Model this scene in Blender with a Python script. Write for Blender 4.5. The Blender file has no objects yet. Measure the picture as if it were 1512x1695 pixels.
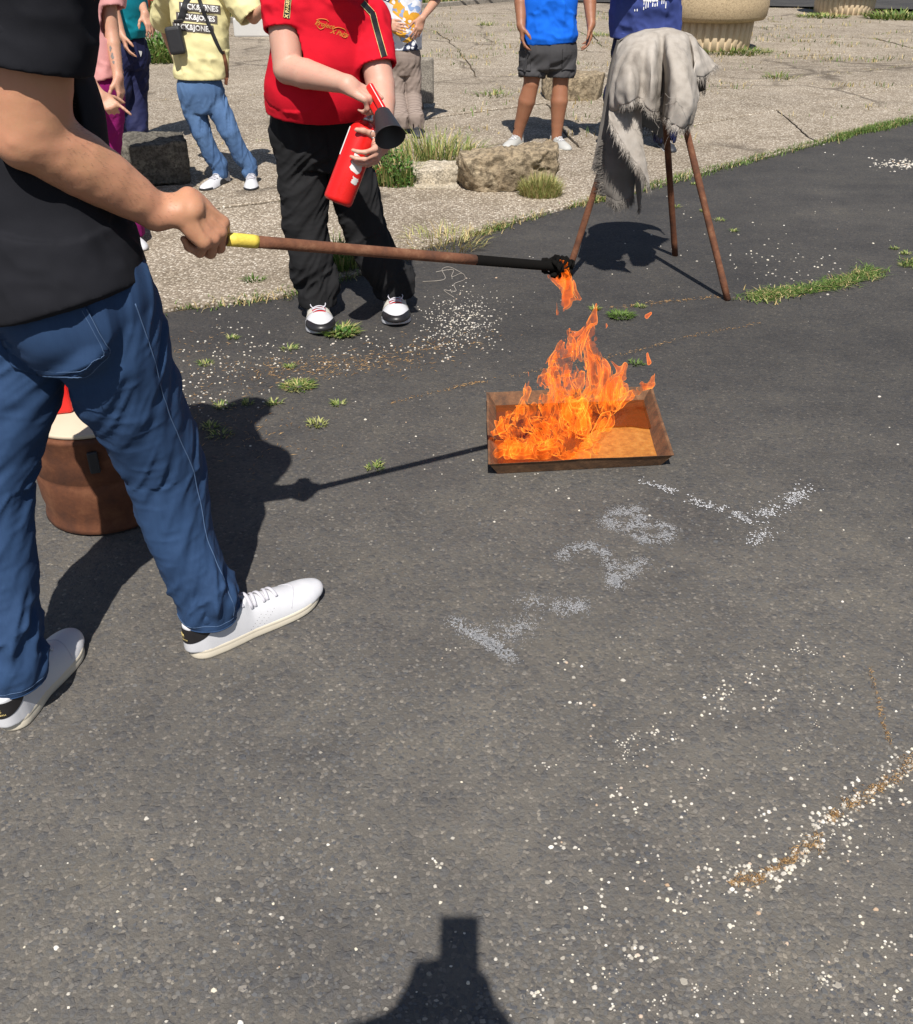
import bpy, math, random
import numpy as np
import openvdb as vdb
from mathutils import Vector
from mathutils.bvhtree import BVHTree

scene = bpy.context.scene
COL = scene.collection
rng = np.random.default_rng(11)
random.seed(5)
V = lambda *a: np.array(a, dtype=float)

# ------------------------------------------------------------------ camera
PITCH = math.radians(28.0)
CAM_H = 1.6
FPX, PPX, PPY = 1515.0, 756.0, 687.0      # focal length and optical centre of the 1512 x 1695 photograph
cd = bpy.data.cameras.new("camera")
cam = bpy.data.objects.new("camera", cd)
COL.objects.link(cam)
cam.location = (0, 0, CAM_H)
cam.rotation_euler = (math.pi / 2 - PITCH, 0, 0)
cd.sensor_fit = 'HORIZONTAL'
cd.sensor_width = 36.0
cd.lens = 36.0 * FPX / 1512.0
cd.shift_y = -(847.5 - PPY) / 1512.0
cd.clip_start = 0.02
cd.clip_end = 2000
scene.camera = cam
scene.render.resolution_x, scene.render.resolution_y = 913, 1024

# ------------------------------------------------------------------ sky and sun
SUN_EL = math.radians(57.0)
SUN_DOWN = V(0.0125, math.cos(SUN_EL), -math.sin(SUN_EL))   # direction the light travels: from behind the photographer
world = bpy.data.worlds.new("World")
scene.world = world
world.use_nodes = True
wn = world.node_tree.nodes
wl = world.node_tree.links
sky = wn.new('ShaderNodeTexSky')
sky.sky_type = 'NISHITA'
sky.sun_disc = False
sky.sun_elevation = SUN_EL
sky.sun_rotation = math.radians(180.0)
sky.altitude = 100
wl.new(sky.outputs[0], wn['Background'].inputs[0])
wn['Background'].inputs[1].default_value = 0.062
sd = bpy.data.lights.new("sun", 'SUN')
sd.energy = 5.0
sd.angle = math.radians(0.5)
sd.color = (1.0, 0.955, 0.89)
sun = bpy.data.objects.new("sun", sd)
COL.objects.link(sun)
sun.rotation_euler = Vector(SUN_DOWN).to_track_quat('-Z', 'Y').to_euler()
scene.view_settings.view_transform = 'Standard'
scene.view_settings.look = 'None'
scene.view_settings.gamma = 1.0
scene.view_settings.exposure = 0.45
scene.view_settings.use_curve_mapping = False
scene.render.engine = 'CYCLES'
scene.cycles.transparent_max_bounces = 24
scene.cycles.max_bounces = 6

# ------------------------------------------------------------------ measuring: where a sight line of the photograph meets the place
FWD = V(0, math.cos(PITCH), -math.sin(PITCH))
UPV = V(0, math.sin(PITCH), math.cos(PITCH))
CAMP = V(0, 0, CAM_H)

def ray(u, v):
    return FWD + V(1, 0, 0) * ((u - PPX) / FPX) + UPV * ((PPY - v) / FPX)

def G(u, v, z=0.0):
    d = ray(u, v)
    return CAMP + d * ((z - CAM_H) / d[2])

def J(u, v, y):
    d = ray(u, v)
    return CAMP + d * (y / d[1])

def unit(a):
    a = np.asarray(a, float)
    return a / (np.linalg.norm(a) + 1e-12)

# ------------------------------------------------------------------ noise
def _h(ix, iy, iz, s):
    with np.errstate(over='ignore'):
        n = (ix.astype(np.uint32) * np.uint32(374761393) + iy.astype(np.uint32) * np.uint32(668265263)
             + iz.astype(np.uint32) * np.uint32(2147483647 - 58) + np.uint32((s * 974634541 + 1013904223) & 0xffffffff))
        n = (n ^ (n >> np.uint32(13))) * np.uint32(1274126177)
        n = (n ^ (n >> np.uint32(16))) * np.uint32(2246822519)
        n = n ^ (n >> np.uint32(15))
    return n.astype(np.float32) / np.float32(4294967295.0) * 2 - 1

def noise(p, s=0):
    p = np.asarray(p, dtype=np.float32) + np.float32(1000.0)
    i = np.floor(p)
    f = p - i
    f = f * f * f * (f * (f * 6 - 15) + 10)
    i = i.astype(np.int64)
    x, y, z = i[..., 0], i[..., 1], i[..., 2]
    fx, fy, fz = f[..., 0], f[..., 1], f[..., 2]
    def L(a, b, t): return a + (b - a) * t
    return L(L(L(_h(x, y, z, s), _h(x + 1, y, z, s), fx), L(_h(x, y + 1, z, s), _h(x + 1, y + 1, z, s), fx), fy),
             L(L(_h(x, y, z + 1, s), _h(x + 1, y, z + 1, s), fx), L(_h(x, y + 1, z + 1, s), _h(x + 1, y + 1, z + 1, s), fx), fy), fz)

def fbm(p, s=0, o=3):
    a, r, t = 1.0, 0, 0
    for k in range(o):
        r = r + a * noise(p * (2.03 ** k), s + k * 17)
        t += a
        a *= 0.5
    return r / t

# ------------------------------------------------------------------ objects
def origin_of(o):
    w = Vector((0, 0, 0))
    while o is not None:
        w = w + o.location
        o = o.parent
    return np.array(w)

def tag(o, label=None, cat=None, group=None, kind=None):
    if label: o['label'] = label
    if cat: o['category'] = cat
    if group: o['group'] = group
    if kind: o['kind'] = kind
    return o

def thing(name, label, cat, loc, group=None):
    o = bpy.data.objects.new(name, None)
    o.empty_display_size = 0.1
    COL.objects.link(o)
    o.location = tuple(float(c) for c in loc)
    return tag(o, label, cat, group)

def mesh_data(name, verts, faces, smooth=True):
    me = bpy.data.meshes.new(name)
    verts = np.asarray(verts, dtype=np.float32)
    if isinstance(faces, np.ndarray):
        n, k = faces.shape
        me.vertices.add(len(verts))
        me.vertices.foreach_set('co', verts.ravel())
        me.loops.add(n * k)
        me.loops.foreach_set('vertex_index', faces.astype(np.int32).ravel())
        me.polygons.add(n)
        me.polygons.foreach_set('loop_start', np.arange(0, n * k, k, dtype=np.int32))
        me.update(calc_edges=True)
        me.validate()
    else:
        me.from_pydata([tuple(map(float, v)) for v in verts], [], faces)
        me.update()
    if smooth:
        me.polygons.foreach_set('use_smooth', np.ones(len(me.polygons), dtype=bool))
    return me

def add(name, verts, faces, mat, parent=None, smooth=True, mats=None, midx=None):
    """One mesh object; verts in world coordinates."""
    verts = np.asarray(verts, dtype=float)
    if parent is not None:
        verts = verts - origin_of(parent)
    me = mesh_data(name, verts, faces, smooth)
    if mats:
        for m in mats: me.materials.append(m)
        me.polygons.foreach_set('material_index', np.asarray(midx, dtype=np.int32))
    elif mat is not None:
        me.materials.append(mat)
    o = bpy.data.objects.new(name, me)
    COL.objects.link(o)
    if parent is not None: o.parent = parent
    return o

class MB:
    """Collects simple shapes into one mesh."""
    def __init__(s): s.v, s.f, s.n = [], [], 0
    def put(s, v, f):
        v = np.asarray(v, float)
        s.v.append(v); s.f += [tuple(int(i) + s.n for i in q) for q in f]; s.n += len(v)
    def tube(s, pts, r, n=10, cap=True, sq=1.0, up=None):
        pts = [np.asarray(p, float) for p in pts]
        rr = r if hasattr(r, '__len__') else [r] * len(pts)
        m = len(pts)
        u = None
        vs = []
        for i in range(m):
            t = unit(pts[min(i + 1, m - 1)] - pts[max(i - 1, 0)])
            if u is None:
                u = up if up is not None else (V(0, 0, 1) if abs(t[2]) < .9 else V(1, 0, 0))
            u = unit(u - t * np.dot(u, t)); w = np.cross(t, u)
            for k in range(n):
                a = 2 * math.pi * k / n
                vs.append(pts[i] + rr[i] * (math.cos(a) * u * sq + math.sin(a) * w))
        fs = []
        for i in range(m - 1):
            for k in range(n):
                k2 = (k + 1) % n
                fs.append((i * n + k, i * n + k2, (i + 1) * n + k2, (i + 1) * n + k))
        if cap:
            fs.append(tuple(range(n - 1, -1, -1))); fs.append(tuple((m - 1) * n + k for k in range(n)))
        s.put(vs, fs)
        return s
    def lathe(s, prof, o, ax, n=32, cap=True, mod=None):
        ax = unit(ax); u = unit(np.cross(ax, V(0.3, 1, 0.2))); w = np.cross(ax, u)
        vs = []
        for i, (r, h) in enumerate(prof):
            for k in range(n):
                a = 2 * math.pi * k / n
                q = r * (mod(a, i) if mod else 1)
                vs.append(np.asarray(o) + ax * h + q * (math.cos(a) * u + math.sin(a) * w))
        fs = []
        for i in range(len(prof) - 1):
            for k in range(n):
                k2 = (k + 1) % n
                fs.append((i * n + k, i * n + k2, (i + 1) * n + k2, (i + 1) * n + k))
        if cap:
            fs.append(tuple(range(n - 1, -1, -1))); fs.append(tuple((len(prof) - 1) * n + k for k in range(n)))
        s.put(vs, fs)
        return s
    def box(s, c, sx, sy, sz, R=None):
        R = np.eye(3) if R is None else R
        vs = [np.asarray(c) + R @ V(a * sx / 2, b * sy / 2, d * sz / 2) for a in (-1, 1) for b in (-1, 1) for d in (-1, 1)]
        s.put(vs, [(0, 1, 3, 2), (4, 6, 7, 5), (0, 4, 5, 1), (2, 3, 7, 6), (0, 2, 6, 4), (1, 5, 7, 3)])
        return s
    def build(s, name, mat, parent=None, smooth=True):
        return add(name, np.vstack(s.v), s.f, mat, parent, smooth)

def bevel(o, w=.004, seg=2):
    m = o.modifiers.new('bevel', 'BEVEL'); m.width = w; m.segments = seg; m.limit_method = 'ANGLE'
    return o

# ------------------------------------------------------------------ bodies and cloth grown as distance fields
class SDF:
    def __init__(s, vox): s.vox, s.ops = vox, []
    def seg(s, a, b, ra, rb, x=None, ea=(1, 1), eb=None, k=.012, cuts=(), op=1):
        s.ops.append(('s', np.asarray(a, float), np.asarray(b, float), ra, rb, x, ea, eb or ea, k, cuts, op)); return s
    def chain(s, pts, rads, k=.012, x=None, es=None, cuts=()):
        for i in range(len(pts) - 1):
            s.seg(pts[i], pts[i + 1], rads[i], rads[i + 1], x, es[i] if es else (1, 1), es[i + 1] if es else (1, 1), k, cuts)
        return s
    def ell(s, c, r, R=None, k=.012, cuts=(), op=1):
        s.ops.append(('e', np.asarray(c, float), np.asarray(r, float), np.eye(3) if R is None else np.asarray(R), k, cuts, op)); return s
    def run(s):
        lo, hi = V(9e9, 9e9, 9e9), V(-9e9, -9e9, -9e9)
        bb = []
        for o in s.ops:
            if o[0] == 's':
                m = max(o[3] * max(o[6]), o[4] * max(o[7]))
                l, h = np.minimum(o[1], o[2]) - m, np.maximum(o[1], o[2]) + m
            else:
                m = max(o[2]); l, h = o[1] - m, o[1] + m
            bb.append((l, h))
            if o[-1] > 0: lo, hi = np.minimum(lo, l), np.maximum(hi, h)
        vx = s.vox
        lo = lo - 4 * vx; hi = hi + 4 * vx
        N = np.ceil((hi - lo) / vx).astype(int) + 1
        D = np.full(N, .06, dtype=np.float32)
        ax = [lo[i] + vx * np.arange(N[i]) for i in range(3)]
        for o, (l, h) in zip(s.ops, bb):
            k, cuts, op = o[-3], o[-2], o[-1]
            mg = .03 + k
            i0 = np.clip(np.floor((l - mg - lo) / vx).astype(int), 0, N); i1 = np.clip(np.ceil((h + mg - lo) / vx).astype(int) + 1, 0, N)
            if np.any(i1 <= i0): continue
            X = ax[0][i0[0]:i1[0], None, None]; Y = ax[1][None, i0[1]:i1[1], None]; Z = ax[2][None, None, i0[2]:i1[2]]
            if o[0] == 's':
                _, a, b, ra, rb, xd, ea, eb = o[:8]
                ab = b - a; L = np.linalg.norm(ab) + 1e-9; z = ab / L
                px, py, pz = X - a[0], Y - a[1], Z - a[2]
                t = px * z[0] + py * z[1] + pz * z[2]
                tc = np.clip(t / L, 0, 1)
                r = ra + (rb - ra) * tc
                ez = t - tc * L
                if ea == (1, 1) and eb == (1, 1):
                    q2 = px * px + py * py + pz * pz - t * t
                    d = np.sqrt(np.maximum(q2, 0) + ez * ez) - r
                else:
                    xx = np.asarray(xd, float) if xd is not None else (V(1, 0, 0) if abs(z[0]) < .8 else V(0, 1, 0))
                    xx = unit(xx - z * np.dot(xx, z)); yy = np.cross(z, xx)
                    sx = ea[0] + (eb[0] - ea[0]) * tc; sy = ea[1] + (eb[1] - ea[1]) * tc
                    e1 = (px * xx[0] + py * xx[1] + pz * xx[2]) / sx; e2 = (px * yy[0] + py * yy[1] + pz * yy[2]) / sy
                    d = (np.sqrt(e1 * e1 + e2 * e2 + ez * ez) - r) * np.minimum(sx, sy)
            else:
                _, c, rad, R = o[:4]
                px, py, pz = X - c[0], Y - c[1], Z - c[2]
                e = [(px * R[i][0] + py * R[i][1] + pz * R[i][2]) / rad[i] for i in range(3)]
                d = (np.sqrt(e[0] ** 2 + e[1] ** 2 + e[2] ** 2) - 1) * min(rad)
            for (c, n) in cuts:
                d = np.maximum(d, (X - c[0]) * n[0] + (Y - c[1]) * n[1] + (Z - c[2]) * n[2])
            sl = tuple(slice(i0[i], i1[i]) for i in range(3))
            d = d.astype(np.float32)
            if op > 0:
                hh = np.maximum(k - np.abs(D[sl] - d), 0) / max(k, 1e-6)
                D[sl] = np.minimum(D[sl], d) - hh * hh * k * .25
            else:
                D[sl] = np.maximum(D[sl], -d)
        g = vdb.FloatGrid(.06)
        g.copyFromArray(np.ascontiguousarray(D))
        pts, quads = g.convertToQuads(isovalue=0.0)
        return pts.astype(np.float64) * vx + lo, np.asarray(quads)[:, ::-1].astype(np.int64) if FLIP else np.asarray(quads).astype(np.int64)
FLIP = False

def normals_of(v, f):
    n = np.zeros_like(v)
    a, b, c = v[f[:, 0]], v[f[:, 1]], v[f[:, 2]]
    d = v[f[:, 3]] if f.shape[1] == 4 else c
    fn = np.cross(c - a, d - b) if f.shape[1] == 4 else np.cross(b - a, c - a)
    for i in range(f.shape[1]):
        for j in range(3):
            n[:, j] += np.bincount(f[:, i], fn[:, j], len(v))
    return n / (np.linalg.norm(n, axis=1, keepdims=True) + 1e-12)

def smooth_mesh(v, f, it=2, w=.5):
    e = np.vstack([np.stack([f[:, i], f[:, (i + 1) % f.shape[1]]], 1) for i in range(f.shape[1])])
    e = np.vstack([e, e[:, ::-1]])
    cnt = np.bincount(e[:, 0], minlength=len(v)).astype(float)[:, None] + 1e-9
    for _ in range(it):
        s = np.stack([np.bincount(e[:, 0], v[e[:, 1], j], len(v)) for j in range(3)], 1) / cnt
        v = v * (1 - w) + s * w
    return v

def along_bones(v, bones):
    """nearest bone: (distance along, axis, offset across) for every vertex."""
    best = np.full(len(v), 9e9); al = np.zeros(len(v)); bi = np.zeros(len(v), int)
    off = np.zeros_like(v); axs = np.zeros_like(v)
    for i, (a, b, base) in enumerate(bones):
        ab = b - a; L = np.linalg.norm(ab); z = ab / L
        t = np.clip((v - a) @ z, 0, L)
        o = v - a - t[:, None] * z
        d = np.linalg.norm(o, axis=1)
        m = d < best
        best[m] = d[m]; al[m] = base + t[m]; bi[m] = i; off[m] = o[m]; axs[m] = z
    return al, bi, off, axs

def bvh(v, f):
    return BVHTree.FromPolygons([tuple(p) for p in v], [tuple(map(int, q)) for q in f])

def project(tree, pts2, o, xd, yd, direction, off=.002, start=.6):
    """lay 2D points (in the frame o, xd, yd) on a surface by shooting along direction."""
    d = Vector(unit(direction)); out = []
    for p in pts2:
        w = np.asarray(o) + np.asarray(xd) * p[0] + np.asarray(yd) * p[1]
        h, n, _, _ = tree.ray_cast(Vector(w) - d * start, d, start * 2.5)
        if h is None:
            h, n, _, _ = tree.find_nearest(Vector(w))
        if n.dot(d) > 0: n = -n
        out.append(np.array(h) + np.array(n) * off)
    return np.array(out)

def grid2(x0, x1, y0, y1, nx, ny, shape=None):
    pts = [(x0 + (x1 - x0) * i / nx, y0 + (y1 - y0) * j / ny) for j in range(ny + 1) for i in range(nx + 1)]
    fs = [(j * (nx + 1) + i, j * (nx + 1) + i + 1, (j + 1) * (nx + 1) + i + 1, (j + 1) * (nx + 1) + i) for j in range(ny) for i in range(nx)]
    if shape: pts = [shape(*p) for p in pts]
    return pts, fs

def text2(txt, size, bold=.0, shear=0.0, res=2):
    cu = bpy.data.curves.new("lettering", 'FONT'); cu.body = txt; cu.size = size; cu.offset = bold; cu.shear = shear
    cu.align_x = 'CENTER'; cu.align_y = 'CENTER'; cu.resolution_u = res
    ob = bpy.data.objects.new("lettering", cu); COL.objects.link(ob)
    me = bpy.data.meshes.new_from_object(ob.evaluated_get(bpy.context.evaluated_depsgraph_get()))
    pts = [(v.co.x, v.co.y) for v in me.vertices]; fs = [tuple(p.vertices) for p in me.polygons]
    bpy.data.objects.remove(ob); bpy.data.curves.remove(cu); bpy.data.meshes.remove(me)
    return pts, fs

def cr(P, t):
    """Catmull-Rom through rows of P (n, 3) at t in 0..n-1"""
    P = np.asarray(P, float); n = len(P)
    k = np.clip(np.floor(t).astype(int), 0, n - 2); f = (t - k)[:, None]
    a, b, c, d = P[np.maximum(k - 1, 0)], P[k], P[k + 1], P[np.minimum(k + 2, n - 1)]
    return .5 * ((2 * b) + (c - a) * f + (2 * a - 5 * b + 4 * c - d) * f * f + (3 * b - a - 3 * c + d) * f ** 3)
# ------------------------------------------------------------------ materials
class NT:
    def __init__(s, name):
        s.m = bpy.data.materials.new(name); s.m.use_nodes = True
        s.t = s.m.node_tree; s.b = s.t.nodes['Principled BSDF']; s.out = s.t.nodes['Material Output']
    def n(s, kind, **kw):
        nd = s.t.nodes.new(kind)
        for k, v in kw.items():
            if k.startswith('i_'):
                key = k[2:]
                nd.inputs[int(key) if key.isdigit() else key.replace('_', ' ')].default_value = v
            else: setattr(nd, k, v)
        return nd
    def l(s, a, b): s.t.links.new(a, b)
    def pos(s, scale=(1, 1, 1), rot=(0, 0, 0)):
        tc = s.n('ShaderNodeTexCoord'); mp = s.n('ShaderNodeMapping')
        mp.inputs['Scale'].default_value = scale; mp.inputs['Rotation'].default_value = rot
        s.l(tc.outputs['Object'], mp.inputs[0]); return mp.outputs[0]
    def noise(s, vec, scale, detail=4, rough=.55, dist=0.0):
        nd = s.n('ShaderNodeTexNoise', i_Scale=scale, i_Detail=detail, i_Roughness=rough, i_Distortion=dist)
        s.l(vec, nd.inputs['Vector']); return nd.outputs['Fac']
    def vor(s, vec, scale, feature='F1', rnd=1.0):
        nd = s.n('ShaderNodeTexVoronoi', feature=feature); nd.inputs['Scale'].default_value = scale
        nd.inputs['Randomness'].default_value = rnd
        s.l(vec, nd.inputs['Vector']); return nd
    def ramp(s, fac, stops):
        r = s.n('ShaderNodeValToRGB'); e = r.color_ramp.elements
        while len(e) < len(stops): e.new(0.5)
        for x, (p, c) in zip(e, stops):
            x.position = p; x.color = (*c, 1) if len(c) == 3 else c
        s.l(fac, r.inputs[0]); return r.outputs[0]
    def mix(s, fac, a, b, mode='MIX'):
        m = s.n('ShaderNodeMix', data_type='RGBA', blend_type=mode)
        for x, i in ((fac, 0), (a, 6), (b, 7)):
            if hasattr(x, 'is_linked') or hasattr(x, 'links'): s.l(x, m.inputs[i])
            elif i == 0: m.inputs[0].default_value = x
            else: m.inputs[i].default_value = (*x, 1)
        return m.outputs[2]
    def math(s, op, a, b=None):
        m = s.n('ShaderNodeMath', operation=op)
        for i, x in enumerate((a, b)):
            if x is None: continue
            if isinstance(x, (int, float)): m.inputs[i].default_value = x
            else: s.l(x, m.inputs[i])
        return m.outputs[0]
    def col(s, c):
        if isinstance(c, tuple): s.b.inputs['Base Color'].default_value = (*c, 1)
        else: s.l(c, s.b.inputs['Base Color'])
        return s
    def rough(s, r):
        if isinstance(r, (int, float)): s.b.inputs['Roughness'].default_value = r
        else: s.l(r, s.b.inputs['Roughness'])
        return s
    def spec(s, v): s.b.inputs['Specular IOR Level'].default_value = v; return s
    def bump(s, h, strength=.5, dist=.002):
        b = s.n('ShaderNodeBump', i_Strength=strength, i_Distance=dist)
        s.l(h, b.inputs['Height']); s.l(b.outputs[0], s.b.inputs['Normal']); return s

def cloth_mat(name, c, c2=None, weave=900, rough=.9, bump=.35, blotch=9, dist=.0006, sheen=.0):
    t = NT(name); p = t.pos()
    n1 = t.noise(p, blotch, 4); n2 = t.noise(p, weave, 2, .6)
    c2 = c2 or tuple(x * .8 for x in c)
    cc = t.mix(t.ramp(n1, [(.35, (0, 0, 0)), (.65, (1, 1, 1))]), c, c2)
    cc = t.mix(t.math('MULTIPLY', n2, .35), cc, tuple(min(1, x * 1.5 + .002) for x in c))
    t.col(cc).rough(rough).spec(.14).bump(t.math('ADD', n2, t.math('MULTIPLY', n1, .4)), bump, dist)
    t.b.inputs['Sheen Weight'].default_value = sheen
    t.b.inputs['Sheen Roughness'].default_value = .5
    return t.m

def plain_mat(name, c, rough=.5, metal=0.0, var=.15, scale=40, bump=.15, dist=.001, spec=.5):
    t = NT(name); p = t.pos(); n = t.noise(p, scale, 5)
    t.col(t.mix(n, tuple(x * (1 - var) for x in c), tuple(min(1, x * (1 + var)) for x in c))).rough(t.math('ADD', t.math('MULTIPLY', n, .2), rough - .1)).spec(spec)
    t.b.inputs['Metallic'].default_value = metal
    if bump: t.bump(n, bump, dist)
    return t.m

def skin_mat(name, c, red):
    t = NT(name); p = t.pos()
    n1 = t.noise(p, 14, 5, .6); n2 = t.noise(p, 160, 4, .6); v = t.vor(p, 900)
    cc = t.mix(t.ramp(n1, [(.3, (0, 0, 0)), (.7, (1, 1, 1))]), c, red)
    cc = t.mix(t.math('MULTIPLY', n2, .3), cc, tuple(x * .72 for x in c))
    t.col(cc).rough(.5).spec(.4)
    t.bump(t.math('ADD', t.math('MULTIPLY', v.outputs['Distance'], .5), n2), .25, .0012)
    t.b.inputs['Subsurface Weight'].default_value = .12
    t.b.inputs['Subsurface Radius'].default_value = (.012, .004, .002)
    t.b.inputs['Subsurface Scale'].default_value = .5
    return t.m

M = {}
def asphalt_mat():
    t = NT('asphalt'); p = t.pos()
    wob = t.n('ShaderNodeTexNoise', i_Scale=90, i_Detail=2); t.l(p, wob.inputs['Vector'])
    pw = t.n('ShaderNodeMix', data_type='VECTOR', blend_type='MIX') if False else None
    add_ = t.n('ShaderNodeVectorMath', operation='MULTIPLY_ADD'); t.l(wob.outputs['Color'], add_.inputs[0])
    add_.inputs[1].default_value = (.006, .006, .006); t.l(p, add_.inputs[2]); q = add_.outputs[0]
    v1 = t.vor(q, 120); v2 = t.vor(q, 260); v3 = t.vor(q, 62)
    e1 = t.vor(q, 120, 'DISTANCE_TO_EDGE'); e3 = t.vor(q, 62, 'DISTANCE_TO_EDGE')
    big = t.noise(p, .55, 5, .6); mid = t.noise(p, 5, 5, .65); fine = t.noise(p, 520, 3, .7)
    sep = t.n('ShaderNodeSeparateColor'); t.l(v1.outputs['Color'], sep.inputs[0])
    sep3 = t.n('ShaderNodeSeparateColor'); t.l(v3.outputs['Color'], sep3.inputs[0])
    stone = t.ramp(sep.outputs[0], [(0, (.030, .031, .036)), (.3, (.050, .052, .056)), (.6, (.066, .064, .060)), (.82, (.088, .080, .070)), (.95, (.11, .10, .09)), (1, (.17, .155, .135))])
    binder = t.ramp(mid, [(.3, (.044, .0415, .039)), (.7, (.076, .070, .062))])
    ins = t.ramp(e1.outputs['Distance'], [(.03, (0, 0, 0)), (.10, (1, 1, 1))])
    show = t.math('GREATER_THAN', sep.outputs[1], .30)
    cc = t.mix(t.math('MULTIPLY', t.math('MULTIPLY', ins, show), .75), binder, stone)
    ins3 = t.ramp(e3.outputs['Distance'], [(.05, (0, 0, 0)), (.11, (1, 1, 1))])
    chip = t.math('MULTIPLY', t.math('GREATER_THAN', sep3.outputs[1], .80), ins3)
    chipc = t.ramp(sep3.outputs[2], [(0, (.026, .029, .036)), (.6, (.050, .053, .060)), (1, (.085, .075, .066))])
    cc = t.mix(t.math('MULTIPLY', chip, .55), cc, chipc)
    cc = t.mix(t.math('MULTIPLY', fine, .38), cc, (.105, .098, .09))
    # sunlight thrown back near the photographer is painted in; farther back the tone darkens
    sx = t.n('ShaderNodeSeparateXYZ'); t.l(p, sx.inputs[0])
    far = t.n('ShaderNodeMapRange', i_From_Min=1.7, i_From_Max=4.2); t.l(t.math('ADD', sx.outputs[1], t.math('MULTIPLY', big, 1.0)), far.inputs[0])
    tone = t.mix(far.outputs[0], (1.77, 1.755, 1.72), (.76, .76, .78))
    cc = t.mix(1.0, cc, tone, 'MULTIPLY')
    cc = t.mix(1.0, cc, t.ramp(t.noise(t.pos((1, 1.4, 1)), 2.3, 5, .7), [(.32, (.80, .80, .82)), (.52, (1, 1, 1)), (.72, (1.16, 1.14, 1.08))]), 'MULTIPLY')
    blot = t.ramp(big, [(.3, (.66, .66, .675)), (.7, (1.24, 1.21, 1.15))])
    cc = t.mix(1.0, cc, blot, 'MULTIPLY')
    t.col(cc).rough(t.math('ADD', .72, t.math('MULTIPLY', sep.outputs[1], .2))).spec(.35)
    h = t.math('ADD', t.math('MULTIPLY', t.math('MULTIPLY', t.math('SUBTRACT', 1.0, v1.outputs['Distance']), show), 1.2), t.math('MULTIPLY', t.math('MULTIPLY', chip, t.math('SUBTRACT', 1.0, v3.outputs['Distance'])), 1.4))
    h = t.math('ADD', h, t.math('MULTIPLY', t.math('SUBTRACT', 1.0, v2.outputs['Distance']), .45))
    h = t.math('ADD', h, t.math('ADD', t.math('MULTIPLY', sep.outputs[2], .9), t.math('MULTIPLY', fine, .8)))
    t.bump(h, .65, .0030)
    return t.m

def concrete_mat():
    t = NT('washed_concrete'); p = t.pos()
    v1 = t.vor(p, 78); v2 = t.vor(p, 55)
    big = t.noise(p, .5, 6, .65); mid = t.noise(p, 3.2, 5, .7); fine = t.noise(p, 300, 2)
    sep = t.n('ShaderNodeSeparateColor'); t.l(v1.outputs['Color'], sep.inputs[0])
    stone = t.ramp(sep.outputs[0], [(0, (.14, .11, .085)), (.3, (.28, .235, .185)), (.62, (.40, .345, .28)), (.84, (.53, .475, .40)), (1, (.68, .64, .57))])
    inside = t.ramp(v1.outputs['Distance'], [(.42, (1, 1, 1)), (.62, (0, 0, 0))])
    cc = t.mix(inside, (.215, .18, .14), stone)
    cc = t.mix(1.0, cc, t.ramp(big, [(.3, (.78, .76, .73)), (.65, (1.08, 1.06, 1.02))]), 'MULTIPLY')
    cc = t.mix(1.0, cc, t.ramp(mid, [(.28, (.72, .70, .66)), (.55, (1, 1, 1))]), 'MULTIPLY')
    # cracks
    wob = t.n('ShaderNodeTexNoise', i_Scale=1.7, i_Detail=5); t.l(p, wob.inputs['Vector'])
    ma = t.n('ShaderNodeVectorMath', operation='MULTIPLY_ADD'); t.l(wob.outputs['Color'], ma.inputs[0]); ma.inputs[1].default_value = (.9, .9, 0); t.l(p, ma.inputs[2])
    ed = t.vor(ma.outputs[0], .42, 'DISTANCE_TO_EDGE')
    crack = t.ramp(ed.outputs['Distance'], [(0, (1, 1, 1)), (.008, (.7, .7, .7)), (.022, (0, 0, 0))])
    msk = t.ramp(t.noise(p, .6, 2), [(.42, (0, 0, 0)), (.58, (1, 1, 1))])
    cm = t.math('MULTIPLY', crack, msk)
    cc = t.mix(t.math('MULTIPLY', cm, .8), cc, (.07, .055, .04))
    sp_ = t.n('ShaderNodeVectorMath', operation='SUBTRACT'); t.l(p, sp_.inputs[0]); sp_.inputs[1].default_value = tuple(G(1440, 112))
    sm_ = t.n('ShaderNodeVectorMath', operation='MULTIPLY'); t.l(sp_.outputs[0], sm_.inputs[0]); sm_.inputs[1].default_value = (.36, .75, 0)
    ln_ = t.n('ShaderNodeVectorMath', operation='LENGTH'); t.l(sm_.outputs[0], ln_.inputs[0])
    st_ = t.noise(t.pos((1.2, 5, 1)), 1.6, 6, .75)
    stain = t.math('MULTIPLY', t.ramp(ln_.outputs['Value'], [(.05, (1, 1, 1)), (1.0, (0, 0, 0))]), t.ramp(st_, [(.40, (0, 0, 0)), (.60, (1, 1, 1))]))
    cc = t.mix(t.math('MULTIPLY', stain, .8), cc, (.085, .068, .05))       # old oil stain
    t.col(cc).rough(.88).spec(.3)
    h = t.math('ADD', t.math('SUBTRACT', 1.0, v1.outputs['Distance']), t.math('MULTIPLY', sep.outputs[1], .5))
    h = t.math('SUBTRACT', h, t.math('MULTIPLY', cm, 3.0))
    t.bump(h, .6, .004)
    return t.m

def rust_mat(name, a=(.16, .06, .028), b=(.07, .03, .018), c=(.26, .13, .07), scale=22, rough=.85, metal=.1):
    t = NT(name); p = t.pos()
    n = t.noise(p, scale, 6, .68); n2 = t.noise(p, scale * 7, 4, .6)
    cc = t.ramp(n, [(.3, b), (.52, a), (.72, c)])
    cc = t.mix(t.math('MULTIPLY', n2, .4), cc, tuple(x * .55 for x in a))
    t.col(cc).rough(rough).bump(t.math('ADD', n, n2), .4, .0025)
    t.b.inputs['Metallic'].default_value = metal
    return t.m

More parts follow.
